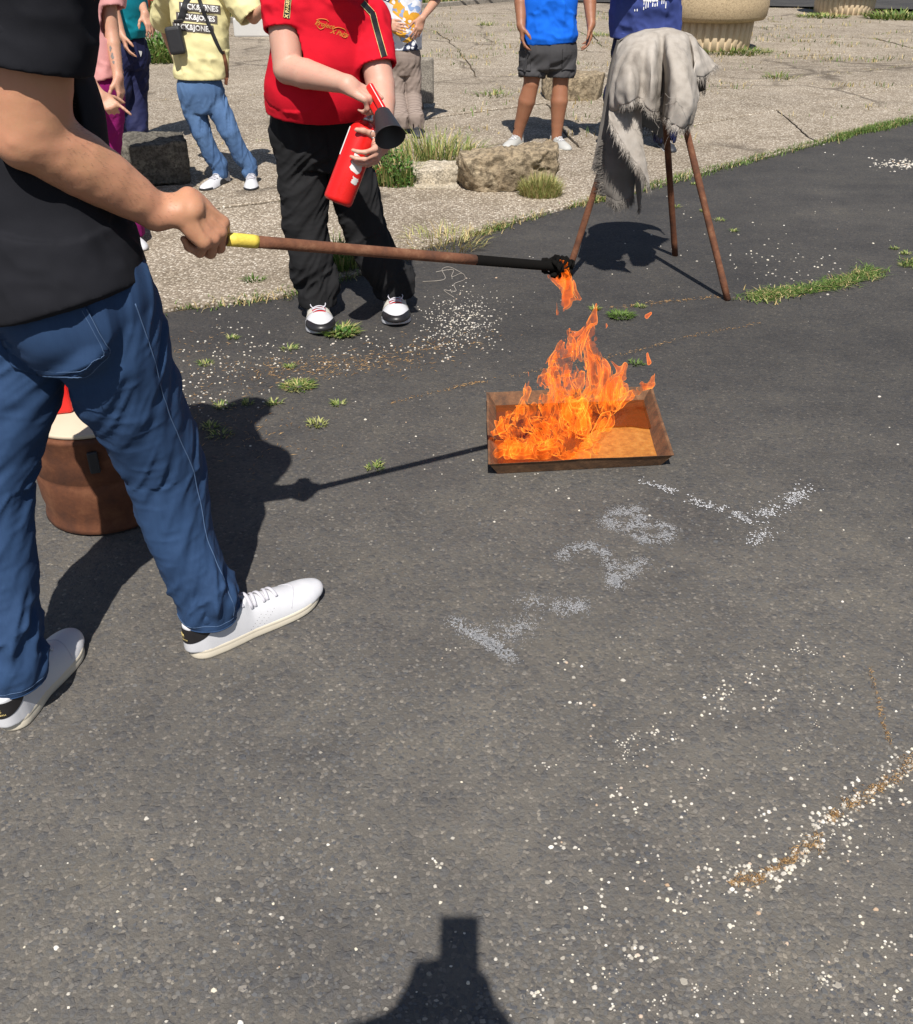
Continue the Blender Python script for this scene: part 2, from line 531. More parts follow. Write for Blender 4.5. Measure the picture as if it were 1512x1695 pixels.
def rock_mat(name, a, b, c, scale=9, bump=.8, dist=.02):
    t = NT(name); p = t.pos()
    n = t.noise(p, scale, 8, .68, .3); n2 = t.noise(p, scale * 5, 6, .7); n3 = t.noise(p, scale * .6, 3)
    cc = t.ramp(n, [(.3, b), (.5, a), (.7, c)])
    cc = t.mix(t.ramp(n2, [(.42, (.9, .9, .9)), (.56, (0, 0, 0))]), cc, tuple(x * .38 for x in a))
    cc = t.mix(t.ramp(n3, [(.5, (0, 0, 0)), (.68, (.6, .6, .6))]), cc, tuple(x * .5 for x in b))
    t.col(cc).rough(.93).spec(.2).bump(t.math('ADD', n, n2), bump, dist)
    return t.m

def leaf_mat(name, a, b, trans=.3):
    t = NT(name); p = t.pos()
    n = t.noise(p, 30, 3)
    info = t.n('ShaderNodeNewGeometry')
    r = t.math('ADD', t.math('MULTIPLY', info.outputs['Random Per Island'], .7), t.math('MULTIPLY', n, .3))
    t.col(t.ramp(r, [(.15, a), (.8, b)])).rough(.55).spec(.35)
    t.b.inputs['Subsurface Weight'].default_value = 0
    tr = t.n('ShaderNodeBsdfTranslucent'); t.l(t.ramp(r, [(.1, a), (.8, b)]), tr.inputs[0])
    mx = t.n('ShaderNodeMixShader'); mx.inputs[0].default_value = trans
    t.l(t.b.outputs[0], mx.inputs[1]); t.l(tr.outputs[0], mx.inputs[2]); t.l(mx.outputs[0], t.out.inputs[0])
    return t.m

def denim_mat():
    t = NT('denim'); p = t.pos()
    n1 = t.noise(p, 7, 4, .6); n2 = t.noise(p, 700, 3, .6)
    w = t.n('ShaderNodeTexWave', wave_type='BANDS', bands_direction='DIAGONAL', i_Scale=420, i_Distortion=1.5, i_Detail=1); t.l(p, w.inputs['Vector'])
    st = t.noise(t.pos((160, 160, 14)), 1.0, 3)
    cc = t.mix(t.ramp(n1, [(.3, (0, 0, 0)), (.7, (1, 1, 1))]), (.008, .023, .064), (.014, .038, .098))
    cc = t.mix(t.math('MULTIPLY', w.outputs['Fac'], .2), cc, (.045, .10, .20))
    cc = t.mix(t.math('MULTIPLY', st, .3), cc, (.035, .085, .18))
    cc = t.mix(t.math('MULTIPLY', n2, .25), cc, (.02, .04, .10))
    t.col(cc).rough(.85).spec(.25).bump(t.math('ADD', t.math('ADD', w.outputs['Fac'], n2), t.math('MULTIPLY', n1, .5)), .25, .0006)
    t.b.inputs['Sheen Weight'].default_value = .0
    return t.m

def jeans_light_mat():
    t = NT('light_denim'); p = t.pos()
    n1 = t.noise(p, 6, 4); n2 = t.noise(p, 250, 3)
    cc = t.mix(t.ramp(n1, [(.3, (0, 0, 0)), (.7, (1, 1, 1))]), (.030, .072, .17), (.072, .14, .275))
    cc = t.mix(t.math('MULTIPLY', n2, .3), cc, (.14, .22, .36))
    t.col(cc).rough(.85).spec(.2).bump(n2, .3, .001)
    return t.m

def check_mat():
    t = NT('checked_cloth'); p = t.pos()
    w1 = t.n('ShaderNodeTexWave', bands_direction='Z', i_Scale=30, i_Distortion=.6); t.l(p, w1.inputs['Vector'])
    w2 = t.n('ShaderNodeTexWave', bands_direction='X', i_Scale=34, i_Distortion=.6); t.l(p, w2.inputs['Vector'])
    f = t.math('MULTIPLY', t.math('ADD', w1.outputs['Fac'], w2.outputs['Fac']), .5)
    cc = t.ramp(f, [(.1, (.13, .10, .085)), (.5, (.22, .17, .145)), (.9, (.34, .28, .245))])
    t.col(cc).rough(.9).spec(.2)
    return t.m

M['asphalt'] = asphalt_mat()
M['concrete'] = concrete_mat()
M['soil'] = rock_mat('dry_soil', (.16, .12, .075), (.10, .075, .045), (.24, .19, .12), 14)
M['skin'] = skin_mat('tanned_skin', (.44, .225, .125), (.48, .215, .135))
M['skin_pale'] = skin_mat('pale_skin', (.53, .315, .235), (.55, .28, .21))
M['skin_tan'] = skin_mat('brown_skin', (.30, .135, .075), (.28, .115, .062))
M['skin_mid'] = skin_mat('light_skin', (.48, .27, .175), (.48, .235, .165))
M['black_tee'] = cloth_mat('black_jersey', (.0085, .0088, .0115), (.012, .0122, .0155), 500)
M['denim'] = denim_mat()
M['light_denim'] = jeans_light_mat()
M['stitch'] = plain_mat('faded_seam', (.055, .10, .19), .8, scale=500)
M['red_tee'] = cloth_mat('red_jersey', (.55, .008, .022), (.47, .006, .018), 400)
M['black_sweat'] = cloth_mat('black_sweat_cloth', (.012, .012, .013), (.017, .017, .018), 300)
M['yellow_tee'] = cloth_mat('pale_yellow_jersey', (.64, .58, .31), (.60, .54, .285), 300)
M['pink_tee'] = cloth_mat('pink_jersey', (.62, .30, .29), (.57, .27, .26), 300)
M['fuchsia'] = cloth_mat('fuchsia_cloth', (.20, .01, .105), (.16, .008, .085), 300)
M['teal'] = cloth_mat('teal_jersey', (.005, .17, .22), (.004, .14, .19), 300, rough=.6)
M['navy'] = cloth_mat('navy_cloth', (.012, .014, .045), (.016, .019, .06), 300, rough=.7)
M['navy_tee'] = cloth_mat('blue_jersey', (.045, .065, .22), (.04, .058, .195), 300)
M['blue_tee'] = cloth_mat('bright_blue_jersey', (.008, .12, .62), (.006, .105, .55), 300)
M['grey_shorts'] = cloth_mat('charcoal_cloth', (.045, .044, .047), (.06, .058, .06), 300)
M['check'] = check_mat()
M['white_leather'] = plain_mat('white_leather', (.54, .54, .56), .42, var=.03, scale=60, bump=.08)
M['lace'] = plain_mat('white_lace', (.47, .46, .50), .8, var=.06, scale=700, bump=.3)
M['cream_rubber'] = plain_mat('cream_rubber', (.60, .54, .43), .6, var=.07, scale=50)
M['black_leather'] = plain_mat('black_leather', (.014, .013, .014), .4, var=.2)
M['gold'] = plain_mat('gold_print', (.70, .55, .22), .45, var=.1)
M['white_print'] = plain_mat('white_print', (.80, .80, .78), .7, var=.04)
M['dark_print'] = plain_mat('dark_print', (.10, .085, .08), .8, var=.1)
M['orange_print'] = plain_mat('gold_thread', (.56, .17, .025), .6, var=.2)
M['sock'] = cloth_mat('black_sock', (.012, .012, .014))
M['grey_shoe'] = plain_mat('grey_mesh_shoe', (.40, .40, .38), .7, var=.15, scale=300, bump=.4)
M['dark_shoe'] = plain_mat('dark_shoe', (.03, .032, .04), .6, var=.2)
M['red_shoe'] = plain_mat('red_shoe_cloth', (.5, .02, .03), .6)
M['beige_shoe'] = plain_mat('beige_suede', (.52, .49, .43), .85, var=.1, scale=200)
M['black_rubber'] = plain_mat('black_rubber', (.018, .019, .022), .55, var=.2, scale=80)
M['hair'] = plain_mat('dark_hair', (.02, .013, .008), .5, var=.4, scale=300, bump=.8)
M['arm_hair'] = plain_mat('brown_arm_hair', (.10, .055, .03), .7)
M['tattoo'] = plain_mat('tattoo_ink', (.17, .15, .14), .6)
M['eye'] = plain_mat('eye_white', (.75, .73, .70), .2, var=.02, bump=0)
M['iris'] = plain_mat('dark_iris', (.03, .018, .01), .2, bump=0)
M['rust'] = rust_mat('rusty_iron')
M['rust_dark'] = rust_mat('dark_rust', (.125, .042, .017), (.06, .022, .012), (.21, .085, .038), 11)
M['rust_pan'] = rust_mat('pan_steel', (.15, .075, .035), (.05, .032, .022), (.26, .14, .07), 26)
M['rust_orange'] = rust_mat('orange_rust', (.44, .175, .030), (.30, .105, .02), (.52, .25, .06), 38, .6)
M['soot'] = plain_mat('sooty_iron', (.005, .0045, .004), .9, var=.4, scale=60, bump=.4, spec=.08)
M['yellow_tape'] = plain_mat('yellow_tape', (.66, .50, .07), .6, var=.3, scale=160, bump=.6)
M['red_paint'] = plain_mat('red_enamel', (.60, .012, .010), .28, var=.06, scale=18, bump=.03)
M['steel'] = plain_mat('steel', (.5, .5, .5), .35, metal=1.0)
M['sticker'] = plain_mat('silver_label', (.62, .60, .58), .5, var=.1)
M['wood'] = plain_mat('pale_board', (.50, .42, .31), .8, var=.12, scale=14, bump=.2)
M['white_paint'] = plain_mat('white_paint', (.48, .47, .45), .7, var=.08)
M['phone'] = plain_mat('dark_glass', (.02, .02, .025), .2, bump=0)
M['canvas'] = None
M['stone_a'] = rock_mat('limestone', (.38, .30, .20), (.29, .22, .14), (.50, .42, .29), 4.5, .9, .03)
M['stone_b'] = rock_mat('pale_limestone', (.60, .52, .40), (.50, .42, .30), (.72, .65, .54), 12)
M['stone_c'] = rock_mat('dark_stone', (.16, .145, .12), (.10, .092, .08), (.26, .24, .19), 9)
M['planter'] = rock_mat('sandstone_aggregate', (.52, .40, .25), (.42, .32, .19), (.62, .49, .32), 60, .5, .006)
M['planter_base'] = plain_mat('fluted_concrete', (.56, .44, .29), .9, var=.15, scale=30, bump=.3)
M['slab_grey'] = rock_mat('grey_concrete', (.30, .27, .23), (.24, .215, .185), (.38, .35, .30), 20, .4, .006)
M['pebble'] = None
# ------------------------------------------------------------------ the ground
def sheet(name, pts, z, mat, kind='structure'):
    o = add(name, [(p[0], p[1], z) for p in pts], [tuple(range(len(pts)))], mat, smooth=False)
    return tag(o, kind=kind)

edge_px = [(-160, 590), (120, 548), (285, 516), (380, 505), (480, 491), (600, 455), (720, 408), (800, 386), (900, 356), (985, 334), (1070, 314), (1150, 291), (1240, 268), (1330, 245), (1420, 221), (1512, 200), (1700, 152), (1900, 108)]
EDGE = np.array([G(*p) for p in edge_px])
EDGE = np.vstack([EDGE[0] + V(-3, -.5, 0), EDGE])
seglen = np.r_[0, np.cumsum(np.linalg.norm(np.diff(EDGE[:, :2], axis=0), axis=1))]
def edge_at(s):
    return V(np.interp(s, seglen, EDGE[:, 0]), np.interp(s, seglen, EDGE[:, 1]), 0)
EL = seglen[-1]

sheet('ground', [(-400, -60), (400, -60), (400, 700), (-400, 700)], -.006, M['soil'])
sheet('asphalt_road', [(-14, -8)] + [(14, -8), (16, 12)] + [(e[0], e[1]) for e in EDGE[::-1]] + [(-14, 4)], 0.0, M['asphalt'])

# washed concrete slabs beyond the seam, each cast on its own and settled a little differently
thing("concrete_apron", None, None, (0, 0, 0))
apron = bpy.data.objects['concrete_apron']; apron['kind'] = 'structure'
rows = [0.0, 1.45, 3.1, 5.2, 7.6, 10.6, 14.2, 18.5, 23.5]
NS = 7
slab_rng = np.random.default_rng(4)
def out_dir(s):
    return unit(V(-.10 - .25 * s / EL, 1, 0))
def node(i, j):
    r = np.random.default_rng(100 * i + j)
    s = EL * (i / NS) + (r.uniform(-.35, .35) if 0 < i < NS else 0)
    d = rows[j] + (r.uniform(-.25, .25) if j else 0)
    return s, d
def sd_point(s, d):
    p = edge_at(np.clip(s, 0, EL)) * (1 - min(1, d / 9)) + V(np.interp(s, [0, EL], [EDGE[0][0] * 1.2, EDGE[-1][0] * 1.35]), np.interp(s, [0, EL], [5.0, 9.4]), 0) * min(1, d / 9)
    return p + out_dir(s) * d
joint_lines = []
for j in range(len(rows) - 1):
    for i in range(NS):
        c = [node(i, j), node(i + 1, j), node(i + 1, j + 1), node(i, j + 1)]
        ring = []
        for a in range(4):
            (s0, d0), (s1, d1) = c[a], c[(a + 1) % 4]
            nn = 14
            key = (min((i, j), (i + 1, j)),)
            for q in range(nn):
                t = q / nn
                p = sd_point(s0 + (s1 - s0) * t, d0 + (d1 - d0) * t)
                ring.append(p)
            if a in (0, 3) and not (a == 0 and j == 0):
                joint_lines.append([sd_point(s0 + (s1 - s0) * t, d0 + (d1 - d0) * t) for t in np.linspace(0, 1, 16)])
        ring = np.array(ring)
        jit = np.stack([noise(ring * 2.2, 3), noise(ring * 2.2, 4), 0 * ring[:, 0]], 1) * .035 + np.stack([noise(ring * 14, 5), noise(ring * 14, 6), 0 * ring[:, 0]], 1) * .012
        ring = ring + jit
        cen = ring.mean(0)
        gap = .010
        inn = ring + np.array([unit(cen - p) for p in ring]) * gap
        tilt = slab_rng.normal(0, .0022, 2); h0 = .012 + slab_rng.uniform(0, .012)
        def top(p): return h0 + (p[:, 0] - cen[0]) * tilt[0] + (p[:, 1] - cen[1]) * tilt[1]
        t1 = np.maximum(top(inn), .006)
        in2 = inn + np.array([unit(cen - p) for p in inn]) * .012
        n = len(ring)
        vs = np.vstack([np.c_[inn[:, :2], np.full(n, -.004)], np.c_[inn[:, :2], t1 - .006], np.c_[in2[:, :2], t1]])
        fs = []
        for q in range(n):
            q2 = (q + 1) % n
            fs += [(q, q2, n + q2, n + q), (n + q, n + q2, 2 * n + q2, 2 * n + q)]
        fs.append(tuple(2 * n + q for q in range(n)))
        add('concrete_slab', vs, fs, M['concrete'], apron, smooth=False)

# what lies beyond: lawn with a pale kerb on the left, a road on the right
K0, K1 = G(120, 60), G(880, 1)
kd = unit(K1 - K0); kn = V(-kd[1], kd[0], 0)
A, B = K0 - kd * 12, K1 + kd * 1.5
sheet('lawn', [(A + kn * .12)[:2], (B + kn * .12)[:2], (B + kn * 40)[:2], (A + kn * 40)[:2]], .03, M['soil'])
def _lawn():
    t = NT('turf'); p = t.pos(); n = t.noise(p, 3, 6, .7); n2 = t.noise(p, 60, 3)
    t.col(t.mix(t.math('MULTIPLY', n2, .5), t.ramp(n, [(.3, (.06, .09, .025)), (.55, (.12, .13, .045)), (.75, (.22, .19, .09))]), (.05, .07, .02))).rough(.95).spec(.1)
    return t.m
bpy.data.objects['lawn'].data.materials.clear(); bpy.data.objects['lawn'].data.materials.append(_lawn())
kb = MB()
L_ = np.linalg.norm(B - A)
ks = np.arange(0, L_, 1.0)
kerb = thing('kerb', None, None, A); kerb['kind'] = 'structure'
for s_ in ks:
    c = A + kd * (s_ + .5)
    o = MB().box(c + V(0, 0, .05), .985, .14, .14, np.stack([kd, kn, V(0, 0, 1)], 1)).build('kerb_stone', M['slab_grey'], kerb, False)
    bevel(o, .012)
R0, R1 = G(1290, 14), G(1700, 24)
rd = unit(R1 - R0); rn = V(-rd[1], rd[0], 0)
a_, b_ = R0 - rd * 6, R1 + rd * 30
sheet('far_road', [a_[:2], b_[:2], (b_ + rn * 12)[:2], (a_ + rn * 12)[:2]], .055, M['asphalt'])

# ------------------------------------------------------------------ grass, weeds, grit
def blade(out, base, h, lean, az, w, curl=1.0):
    d = V(math.cos(az), math.sin(az), 0); sdir = V(-d[1], d[0], 0)
    p0 = base; p1 = base + V(0, 0, h * .55) + d * lean * .35; p2 = base + V(0, 0, h * (1 - .25 * min(1, lean / max(h, 1e-3)) * curl)) + d * lean
    out.put([p0 - sdir * w / 2, p0 + sdir * w / 2, p1 + sdir * w * .4, p1 - sdir * w * .4, p2], [(0, 1, 2, 3), (3, 2, 4)])

M['grass'] = leaf_mat('grass_green', (.06, .12, .02), (.17, .25, .06))
M['grass_dry'] = leaf_mat('dry_grass', (.34, .25, .10), (.55, .44, .22), .2)
M['grass_pale'] = leaf_mat('pale_grass', (.22, .27, .06), (.45, .44, .18))
M['leaf_dark'] = leaf_mat('weed_leaf', (.035, .10, .015), (.11, .22, .04))
M['straw_rust'] = leaf_mat('rusty_straw', (.17, .085, .03), (.42, .27, .12), .1)

def stuff(name, mb, mat):
    if mb.n:
        return tag(mb.build(name, mat, None, False), kind='stuff')

R = random.Random(3)
gs, gd = MB(), MB()
# the seam between asphalt and concrete
def seam_density(s):
    p = edge_at(s); u = PPX + FPX * p[0] / (p[1] * math.cos(PITCH) + CAM_H * math.sin(PITCH))
    if u < 250: return .25
    if u < 480: return .35
    if u < 640: return .5
    if u < 830: return 1.0
    if u < 1060: return .8
    return 1.9
s = 2.0
while s < EL:
    dn = seam_density(s)
    p = edge_at(s)
    clump = max(.26 if dn > 1 else 0, .70 + noise(V(s * 1.9, 0, 0)[None], 9)[0] * 1.5 + noise(V(s * 7, 0, 0)[None], 19)[0] * .5)
    for q in range(int(dn * clump * 9 + R.random())):
        b = p + V(R.gauss(0, .02), R.gauss(.010, (.026 + .030 * max(0, noise(V(s * 3, 5, 0)[None], 29)[0])) if dn > 1 else .03), 0.002)
        tall = R.uniform(.012, .05) * (1.15 if dn > 1 else 1.0)
        dry = R.random() < (.12 if dn > 1 else .45)
        blade(gd if dry else gs, b, tall, R.uniform(.01, .05), R.uniform(0, 6.28), R.uniform(.0035, .007))
    s += .008
# joints of the slabs
for ln in joint_lines:
    for q in range(int(46)):
        t = R.random() * 14.999; k = int(t); p = ln[k] * (1 - t + k) + ln[k + 1] * (t - k)
        pz = V(p[0], p[1], .004)
        if noise(pz[None] * 1.1, 21)[0] < .05: continue
        for w_ in range(4):
            b = pz + V(R.gauss(0, .03), R.gauss(0, .03), 0)
            dry = R.random() < .62
            blade(gd if dry else gs, b, R.uniform(.01, .04), R.uniform(.01, .05), R.uniform(0, 6.28), R.uniform(.004, .008))
# grown-over asphalt crack on the right
crk = [(1222, 497), (1260, 492), (1310, 484), (1370, 474), (1420, 461), (1460, 446), (1512, 437), (1560, 428)]
cg = [G(*p) for p in crk]
wd = [.02, .07, .04, .045, .055, .085, .04, .05]
for q in range(5200):
    t = R.random() * (len(cg) - 1.001); k = int(t); f = t - k
    p = cg[k] * (1 - f) + cg[k + 1] * f; w_ = wd[k] * (1 - f) + wd[k + 1] * f
    dens = .5 + noise(V(t * 3, 1, 0)[None], 31)[0]
    if R.random() > dens + .35: continue
    b = p + V(R.gauss(0, .03), R.gauss(0, w_ * .62), .002)
    pale = R.random() < .42 or t < 1.3 and R.random() < .7
    blade(gd if pale and R.random() < .35 else gs, b, R.uniform(.008, .028), R.uniform(.02, .06), R.uniform(0, 6.28), R.uniform(.003, .006))
# lawn strip tops
for q in range(16000):
    a = R.random(); d = abs(R.gauss(0, 2.2)) + .1
    b = A + (B - A) * a + kn * d; b[2] = .03
    blade(gd if R.random() < .45 else gs, b, R.uniform(.08, .3), R.uniform(.02, .12), R.uniform(0, 6.28), R.uniform(.012, .03))
# sparse low growth on the far apron
for cl in range(240):
    u = R.uniform(560, 1512); v = R.uniform(12, 110) if R.random() < .8 else R.uniform(90, 240)
    c = G(u, v)
    if u > 1500 or (v > 200 and u > 1150): continue
    for q in range(R.randint(8, 26)):
        b = c + V(R.gauss(0, .16), R.gauss(0, .09), .012)
        blade(gd if R.random() < .55 else gs, b, R.uniform(.02, .09), R.uniform(.01, .07), R.uniform(0, 6.28), R.uniform(.006, .014))
stuff('grass', gs, M['grass'])
stuff('dry_grass', gd, M['grass_dry'])

# pebbles and grit lying on the asphalt
def pebble(out, p, r):
    n = 6
    a0 = R.random() * 6.28; el = R.uniform(.65, 1.0)
    top, mid = [], []
    for k in range(n):
        a = a0 + k * 6.283 / n + R.uniform(-.3, .3); q = r * R.uniform(.75, 1.1)
        mid.append(p + V(math.cos(a) * q, math.sin(a) * q * el, r * .25)); 
    base = [m + V(0, 0, -r * .25) for m in mid]
    cap = [p + (m - p) * .6 + V(0, 0, r * .5) for m in mid]
    fs = []
    for k in range(n):
        k2 = (k + 1) % n
        fs += [(k, k2, n + k2, n + k), (n + k, n + k2, 2 * n + k2, 2 * n + k)]
    fs.append(tuple(2 * n + k for k in range(n)))
    out.put(base + mid + cap, fs)
def peb_mat():
    t = NT('pebble_white'); g = t.n('ShaderNodeNewGeometry')
    t.col(t.ramp(g.outputs['Random Per Island'], [(0, (.20, .18, .15)), (.3, (.38, .35, .30)), (.6, (.52, .485, .43)), (.82, (.58, .525, .41)), (.93, (.68, .65, .60)), (1, (.40, .27, .17))])).rough(.8)
    return t.m
M['pebble'] = peb_mat()
pb = MB()
def on_slab(p):
    i = np.argmin(np.linalg.norm(EDGE[:, :2] - p[:2], axis=1)); 
    ye = np.interp(p[0], EDGE[:, 0], EDGE[:, 1]); return p[1] > ye
for q in range(2600):
    u, v = R.uniform(-60, 1572), R.uniform(190, 1730)
    p = G(u, v)
    if on_slab(p): continue
    p[2] = 0
    dens = .5 + .9 * noise(p[None] * 1.1, 41)[0]
    if u > 950 and v > 1050: dens += .35
    if 1000 < u and v < 430: dens += .5
    if v > 1000 and u < 900: dens -= .1
    if v > 700: dens *= .62 if u > 860 else .40
    if R.random() > dens: continue
    r = min(.007, .0013 + abs(R.gauss(0, .0019)))
    if v < 430: r *= 1.5
    pebble(pb, p, r)
def spill(cu, cv, su, sv, n, r0=.0035, ang=0):
    for q in range(n):
        a, b = R.gauss(0, 1), R.gauss(0, 1)
        c_, s_ = math.cos(ang), math.sin(ang)
        p = G(cu + a * su * c_ - b * sv * s_, cv + a * su * s_ + b * sv * c_)
        if on_slab(p): continue
        p[2] = 0
        pebble(pb, p, r0 * R.uniform(.5, 1.3))
spill(765, 530, 32, 23, 560, .0037)
spill(700, 572, 60, 12, 60, .005)
spill(400, 590, 60, 36, 130, .0045)
spill(330, 640, 40, 26, 110, .0045)
spill(560, 590, 90, 16, 90, .004)
spill(1500, 272, 26, 5, 160, .008)
spill(1300, 440, 60, 18, 50, .006)
for _k in range(64):
    _u, _v = R.uniform(700 if _k % 3 == 0 else 900, 1500), R.uniform(1060, 1690)
    spill(_u, _v, R.uniform(6, 22), R.uniform(4, 14), R.randint(4, 14), R.uniform(.0016, .0036), R.uniform(0, 3))
for c in [(1190, 1145), (1185, 1165), (1120, 1330), (1110, 1220), (930, 1400), (965, 1160), (1270, 1350), (1060, 1585), (1055, 1570), (1110, 1480), (1480, 1330), (1380, 1350), (945, 1100), (1225, 1440), (1115, 1500), (1090, 1215), (1165, 1445)]:
    spill(c[0], c[1], 14, 8, 9, .0042)
stuff('gravel', pb, M['pebble'])
# coarse aggregate standing a little proud of the worn tar near the photographer
ag = MB()
for q in range(11500):
    u, v = R.uniform(-80, 1592), 820 + 930 * R.random() ** .8
    p = G(u, v); p[2] = 0
    if noise(p[None] * 2.6, 71)[0] + .5 * noise(p[None] * 9, 72)[0] < -.22 + .4 * R.random() - .2: continue
    r = R.uniform(.0022, .0062) * (1 if R.random() < .9 else 1.5)
    n = 6; a0 = R.random() * 6.28; el = R.uniform(.55, .95); tx, ty = R.gauss(0, .10), R.gauss(0, .10); hh = R.uniform(.0004, .0016)
    rim, cap = [], []
    for k in range(n):
        a = a0 + k * 6.283 / n + R.uniform(-.35, .35); d = r * R.uniform(.75, 1.15)
        x_, y_ = math.cos(a) * d, math.sin(a) * d * el
        rim.append(p + V(x_, y_, -.0006)); cap.append(p + V(x_ * .72, y_ * .72, hh + x_ * .72 * tx + y_ * .72 * ty))
    ag.put(rim + cap, [(k, (k + 1) % n, n + (k + 1) % n, n + k) for k in range(n)] + [tuple(n + k for k in range(n))])
def agg_mat():
    t = NT('aggregate'); g = t.n('ShaderNodeNewGeometry'); p = t.pos(); nz = t.noise(p, 300, 3)
    cc = t.ramp(g.outputs['Random Per Island'], [(0, (.045, .048, .056)), (.35, (.075, .078, .084)), (.62, (.11, .107, .102)), (.85, (.15, .138, .12)), (.97, (.20, .18, .155)), (1, (.33, .30, .25))])
    t.col(t.mix(t.math('MULTIPLY', nz, .35), cc, (.13, .12, .11))).rough(.7).spec(.4)
    return t.m
stuff('aggregate', ag, agg_mat())

# straw and grit in the crack at the lower right
cr2 = [(1205, 1462), (1260, 1450), (1300, 1432), (1345, 1402), (1365, 1370), (1400, 1335), (1450, 1312), (1490, 1280), (1530, 1250)]
c2 = [G(*p) for p in cr2]
st = MB(); pb2 = MB(); crs = MB()
def along(pts, n, wf, fn):
    for q in range(n):
        t = R.random() * (len(pts) - 1.001); k = int(t); f = t - k
        fn(pts[k] * (1 - f) + pts[k + 1] * f, t, wf(t))
def lay(out, c, ln, z, w, az=None):
    a = R.uniform(0, 6.28) if az is None else az
    d = V(math.cos(a), math.sin(a), 0); s_ = V(-d[1], d[0], 0) * w
    b = c + V(0, 0, z)
    out.put([b - d * ln / 2, b - d * ln * .1 + s_ + V(0, 0, .002), b + d * ln / 2 + V(0, 0, R.uniform(0, .004)), b - d * ln * .1 - s_ + V(0, 0, .001)], [(0, 1, 2, 3)])
along(c2, 1900, lambda t: .0016 + .0022 * min(1, max(0, t - 1) / 5) + .0030 * max(0, math.sin(t * 2.6)), lambda p, t, w: lay(st, p + V(R.gauss(0, w * 1.6) + .006 * noise(V(t * 4, 0, 0)[None], 61)[0], R.gauss(0, w * 1.6) + .008 * noise(V(t * 4, 9, 0)[None], 62)[0], 0), R.uniform(.003, .013), R.uniform(.001, .004), .0006) if noise(V(t * 5, 2, 0)[None], 63)[0] > -.28 + .9 * R.random() - .35 else None)
along(c2, 330, lambda t: .011 + .008 * abs(math.sin(t * 3)), lambda p, t, w: pebble(pb2, p + V(R.gauss(0, w), R.gauss(0, w), 0), R.uniform(.0015, .0055)))
c3 = [G(*p) for p in [(1440, 1105), (1452, 1150), (1462, 1200), (1480, 1240)]]
along(c3, 160, lambda t: .003, lambda p, t, w: lay(st, p + V(R.gauss(0, w), R.gauss(0, w), 0), R.uniform(.004, .012), .002, .0006))
c4 = [G(*p) for p in [(440, 620), (520, 606), (640, 600), (760, 560)]]
along(c4, 900, lambda t: .06, lambda p, t, w: lay(st, p + V(R.gauss(0, w * 2), R.gauss(0, w), 0), R.uniform(.008, .03), .002, .001))
c5 = [G(*p) for p in [(300, 560), (330, 640), (380, 700), (420, 760)]]
along(c5, 500, lambda t: .09, lambda p, t, w: lay(st, p + V(R.gauss(0, w * 2), R.gauss(0, w), 0), R.uniform(.008, .03), .002, .001))
c6 = [G(*p) for p in [(1010, 510), (1100, 500), (1200, 490)]] 
along(c6, 160, lambda t: .012, lambda p, t, w: lay(st, p + V(R.gauss(0, w), R.gauss(0, w), 0), R.uniform(.01, .03), .002, .0012))
c7 = [G(*p) for p in [(640, 668), (760, 640), (800, 632), (960, 600), (1040, 585), (1130, 560), (1260, 535)]]
along(c7, 420, lambda t: .008, lambda p, t, w: lay(st, p + V(R.gauss(0, w), R.gauss(0, w), 0), R.uniform(.006, .02), .002, .0009))
stuff('straw', st, M['straw_rust'])
stuff('grit', pb2, M['pebble'])

# chalk rubbed onto the asphalt
ck = MB()
def chalk(pts, w, n, size=.0022, gap=0.0):
    g = [G(*p) for p in pts]
    for q in range(n):
        t = R.random() * (len(g) - 1.001); k = int(t); f = t - k
        p = g[k] * (1 - f) + g[k + 1] * f
        p = p + V(R.gauss(0, w), R.gauss(0, w), .0035)
        nz = noise(p[None] * 170, 51)[0] + .6 * noise(p[None] * 45, 52)[0] + .22
        if nz < gap: continue
        r = size * R.uniform(.4, 1.2); a = R.uniform(0, 6.28)
        ck.put([p + V(math.cos(a + k2 * 2.09) * r * R.uniform(.6, 1.3), math.sin(a + k2 * 2.09) * r, 0) for k2 in range(3)], [(0, 1, 2)])
chalk([(1065, 798), (1100, 808), (1150, 830), (1200, 845), (1240, 862)], .011, 800, .0036, .25)
chalk([(1245, 865), (1275, 850), (1310, 828), (1345, 808)], .016, 800, .0036, .2)
chalk([(1240, 898), (1280, 880)], .012, 160, .003, .1)
stuff('paint_flecks', ck, plain_mat('white_flecks', (.55, .55, .56), .9, bump=0)); ck = MB()
chalk([(1000, 868), (1025, 848), (1055, 845), (1065, 865), (1040, 872), (1010, 872)], .014, 4200, .0014, .0)
chalk([(1060, 868), (1090, 868), (1112, 880), (1100, 893), (1065, 895), (1050, 880)], .012, 3900, .0014, .0)
chalk([(928, 925), (950, 908), (985, 905), (1010, 925), (1015, 950), (1018, 972)], .011, 3900, .0014, .0)
chalk([(1018, 972), (1040, 945), (1065, 930)], .014, 1700, .0014, .05)
chalk([(748, 1030), (790, 1052), (820, 1072), (850, 1090)], .011, 4200, .0014, .0)
chalk([(865, 995), (900, 1002), (950, 1010), (960, 1000)], .016, 2200, .0014, .1)
chalk([(815, 1050), (850, 1045), (880, 1030)], .022, 1500, .0013, .15)
M['chalk'] = plain_mat('chalk', (.44, .445, .46), .95, var=.1, bump=0)
stuff('chalk_marks', ck, M['chalk'])

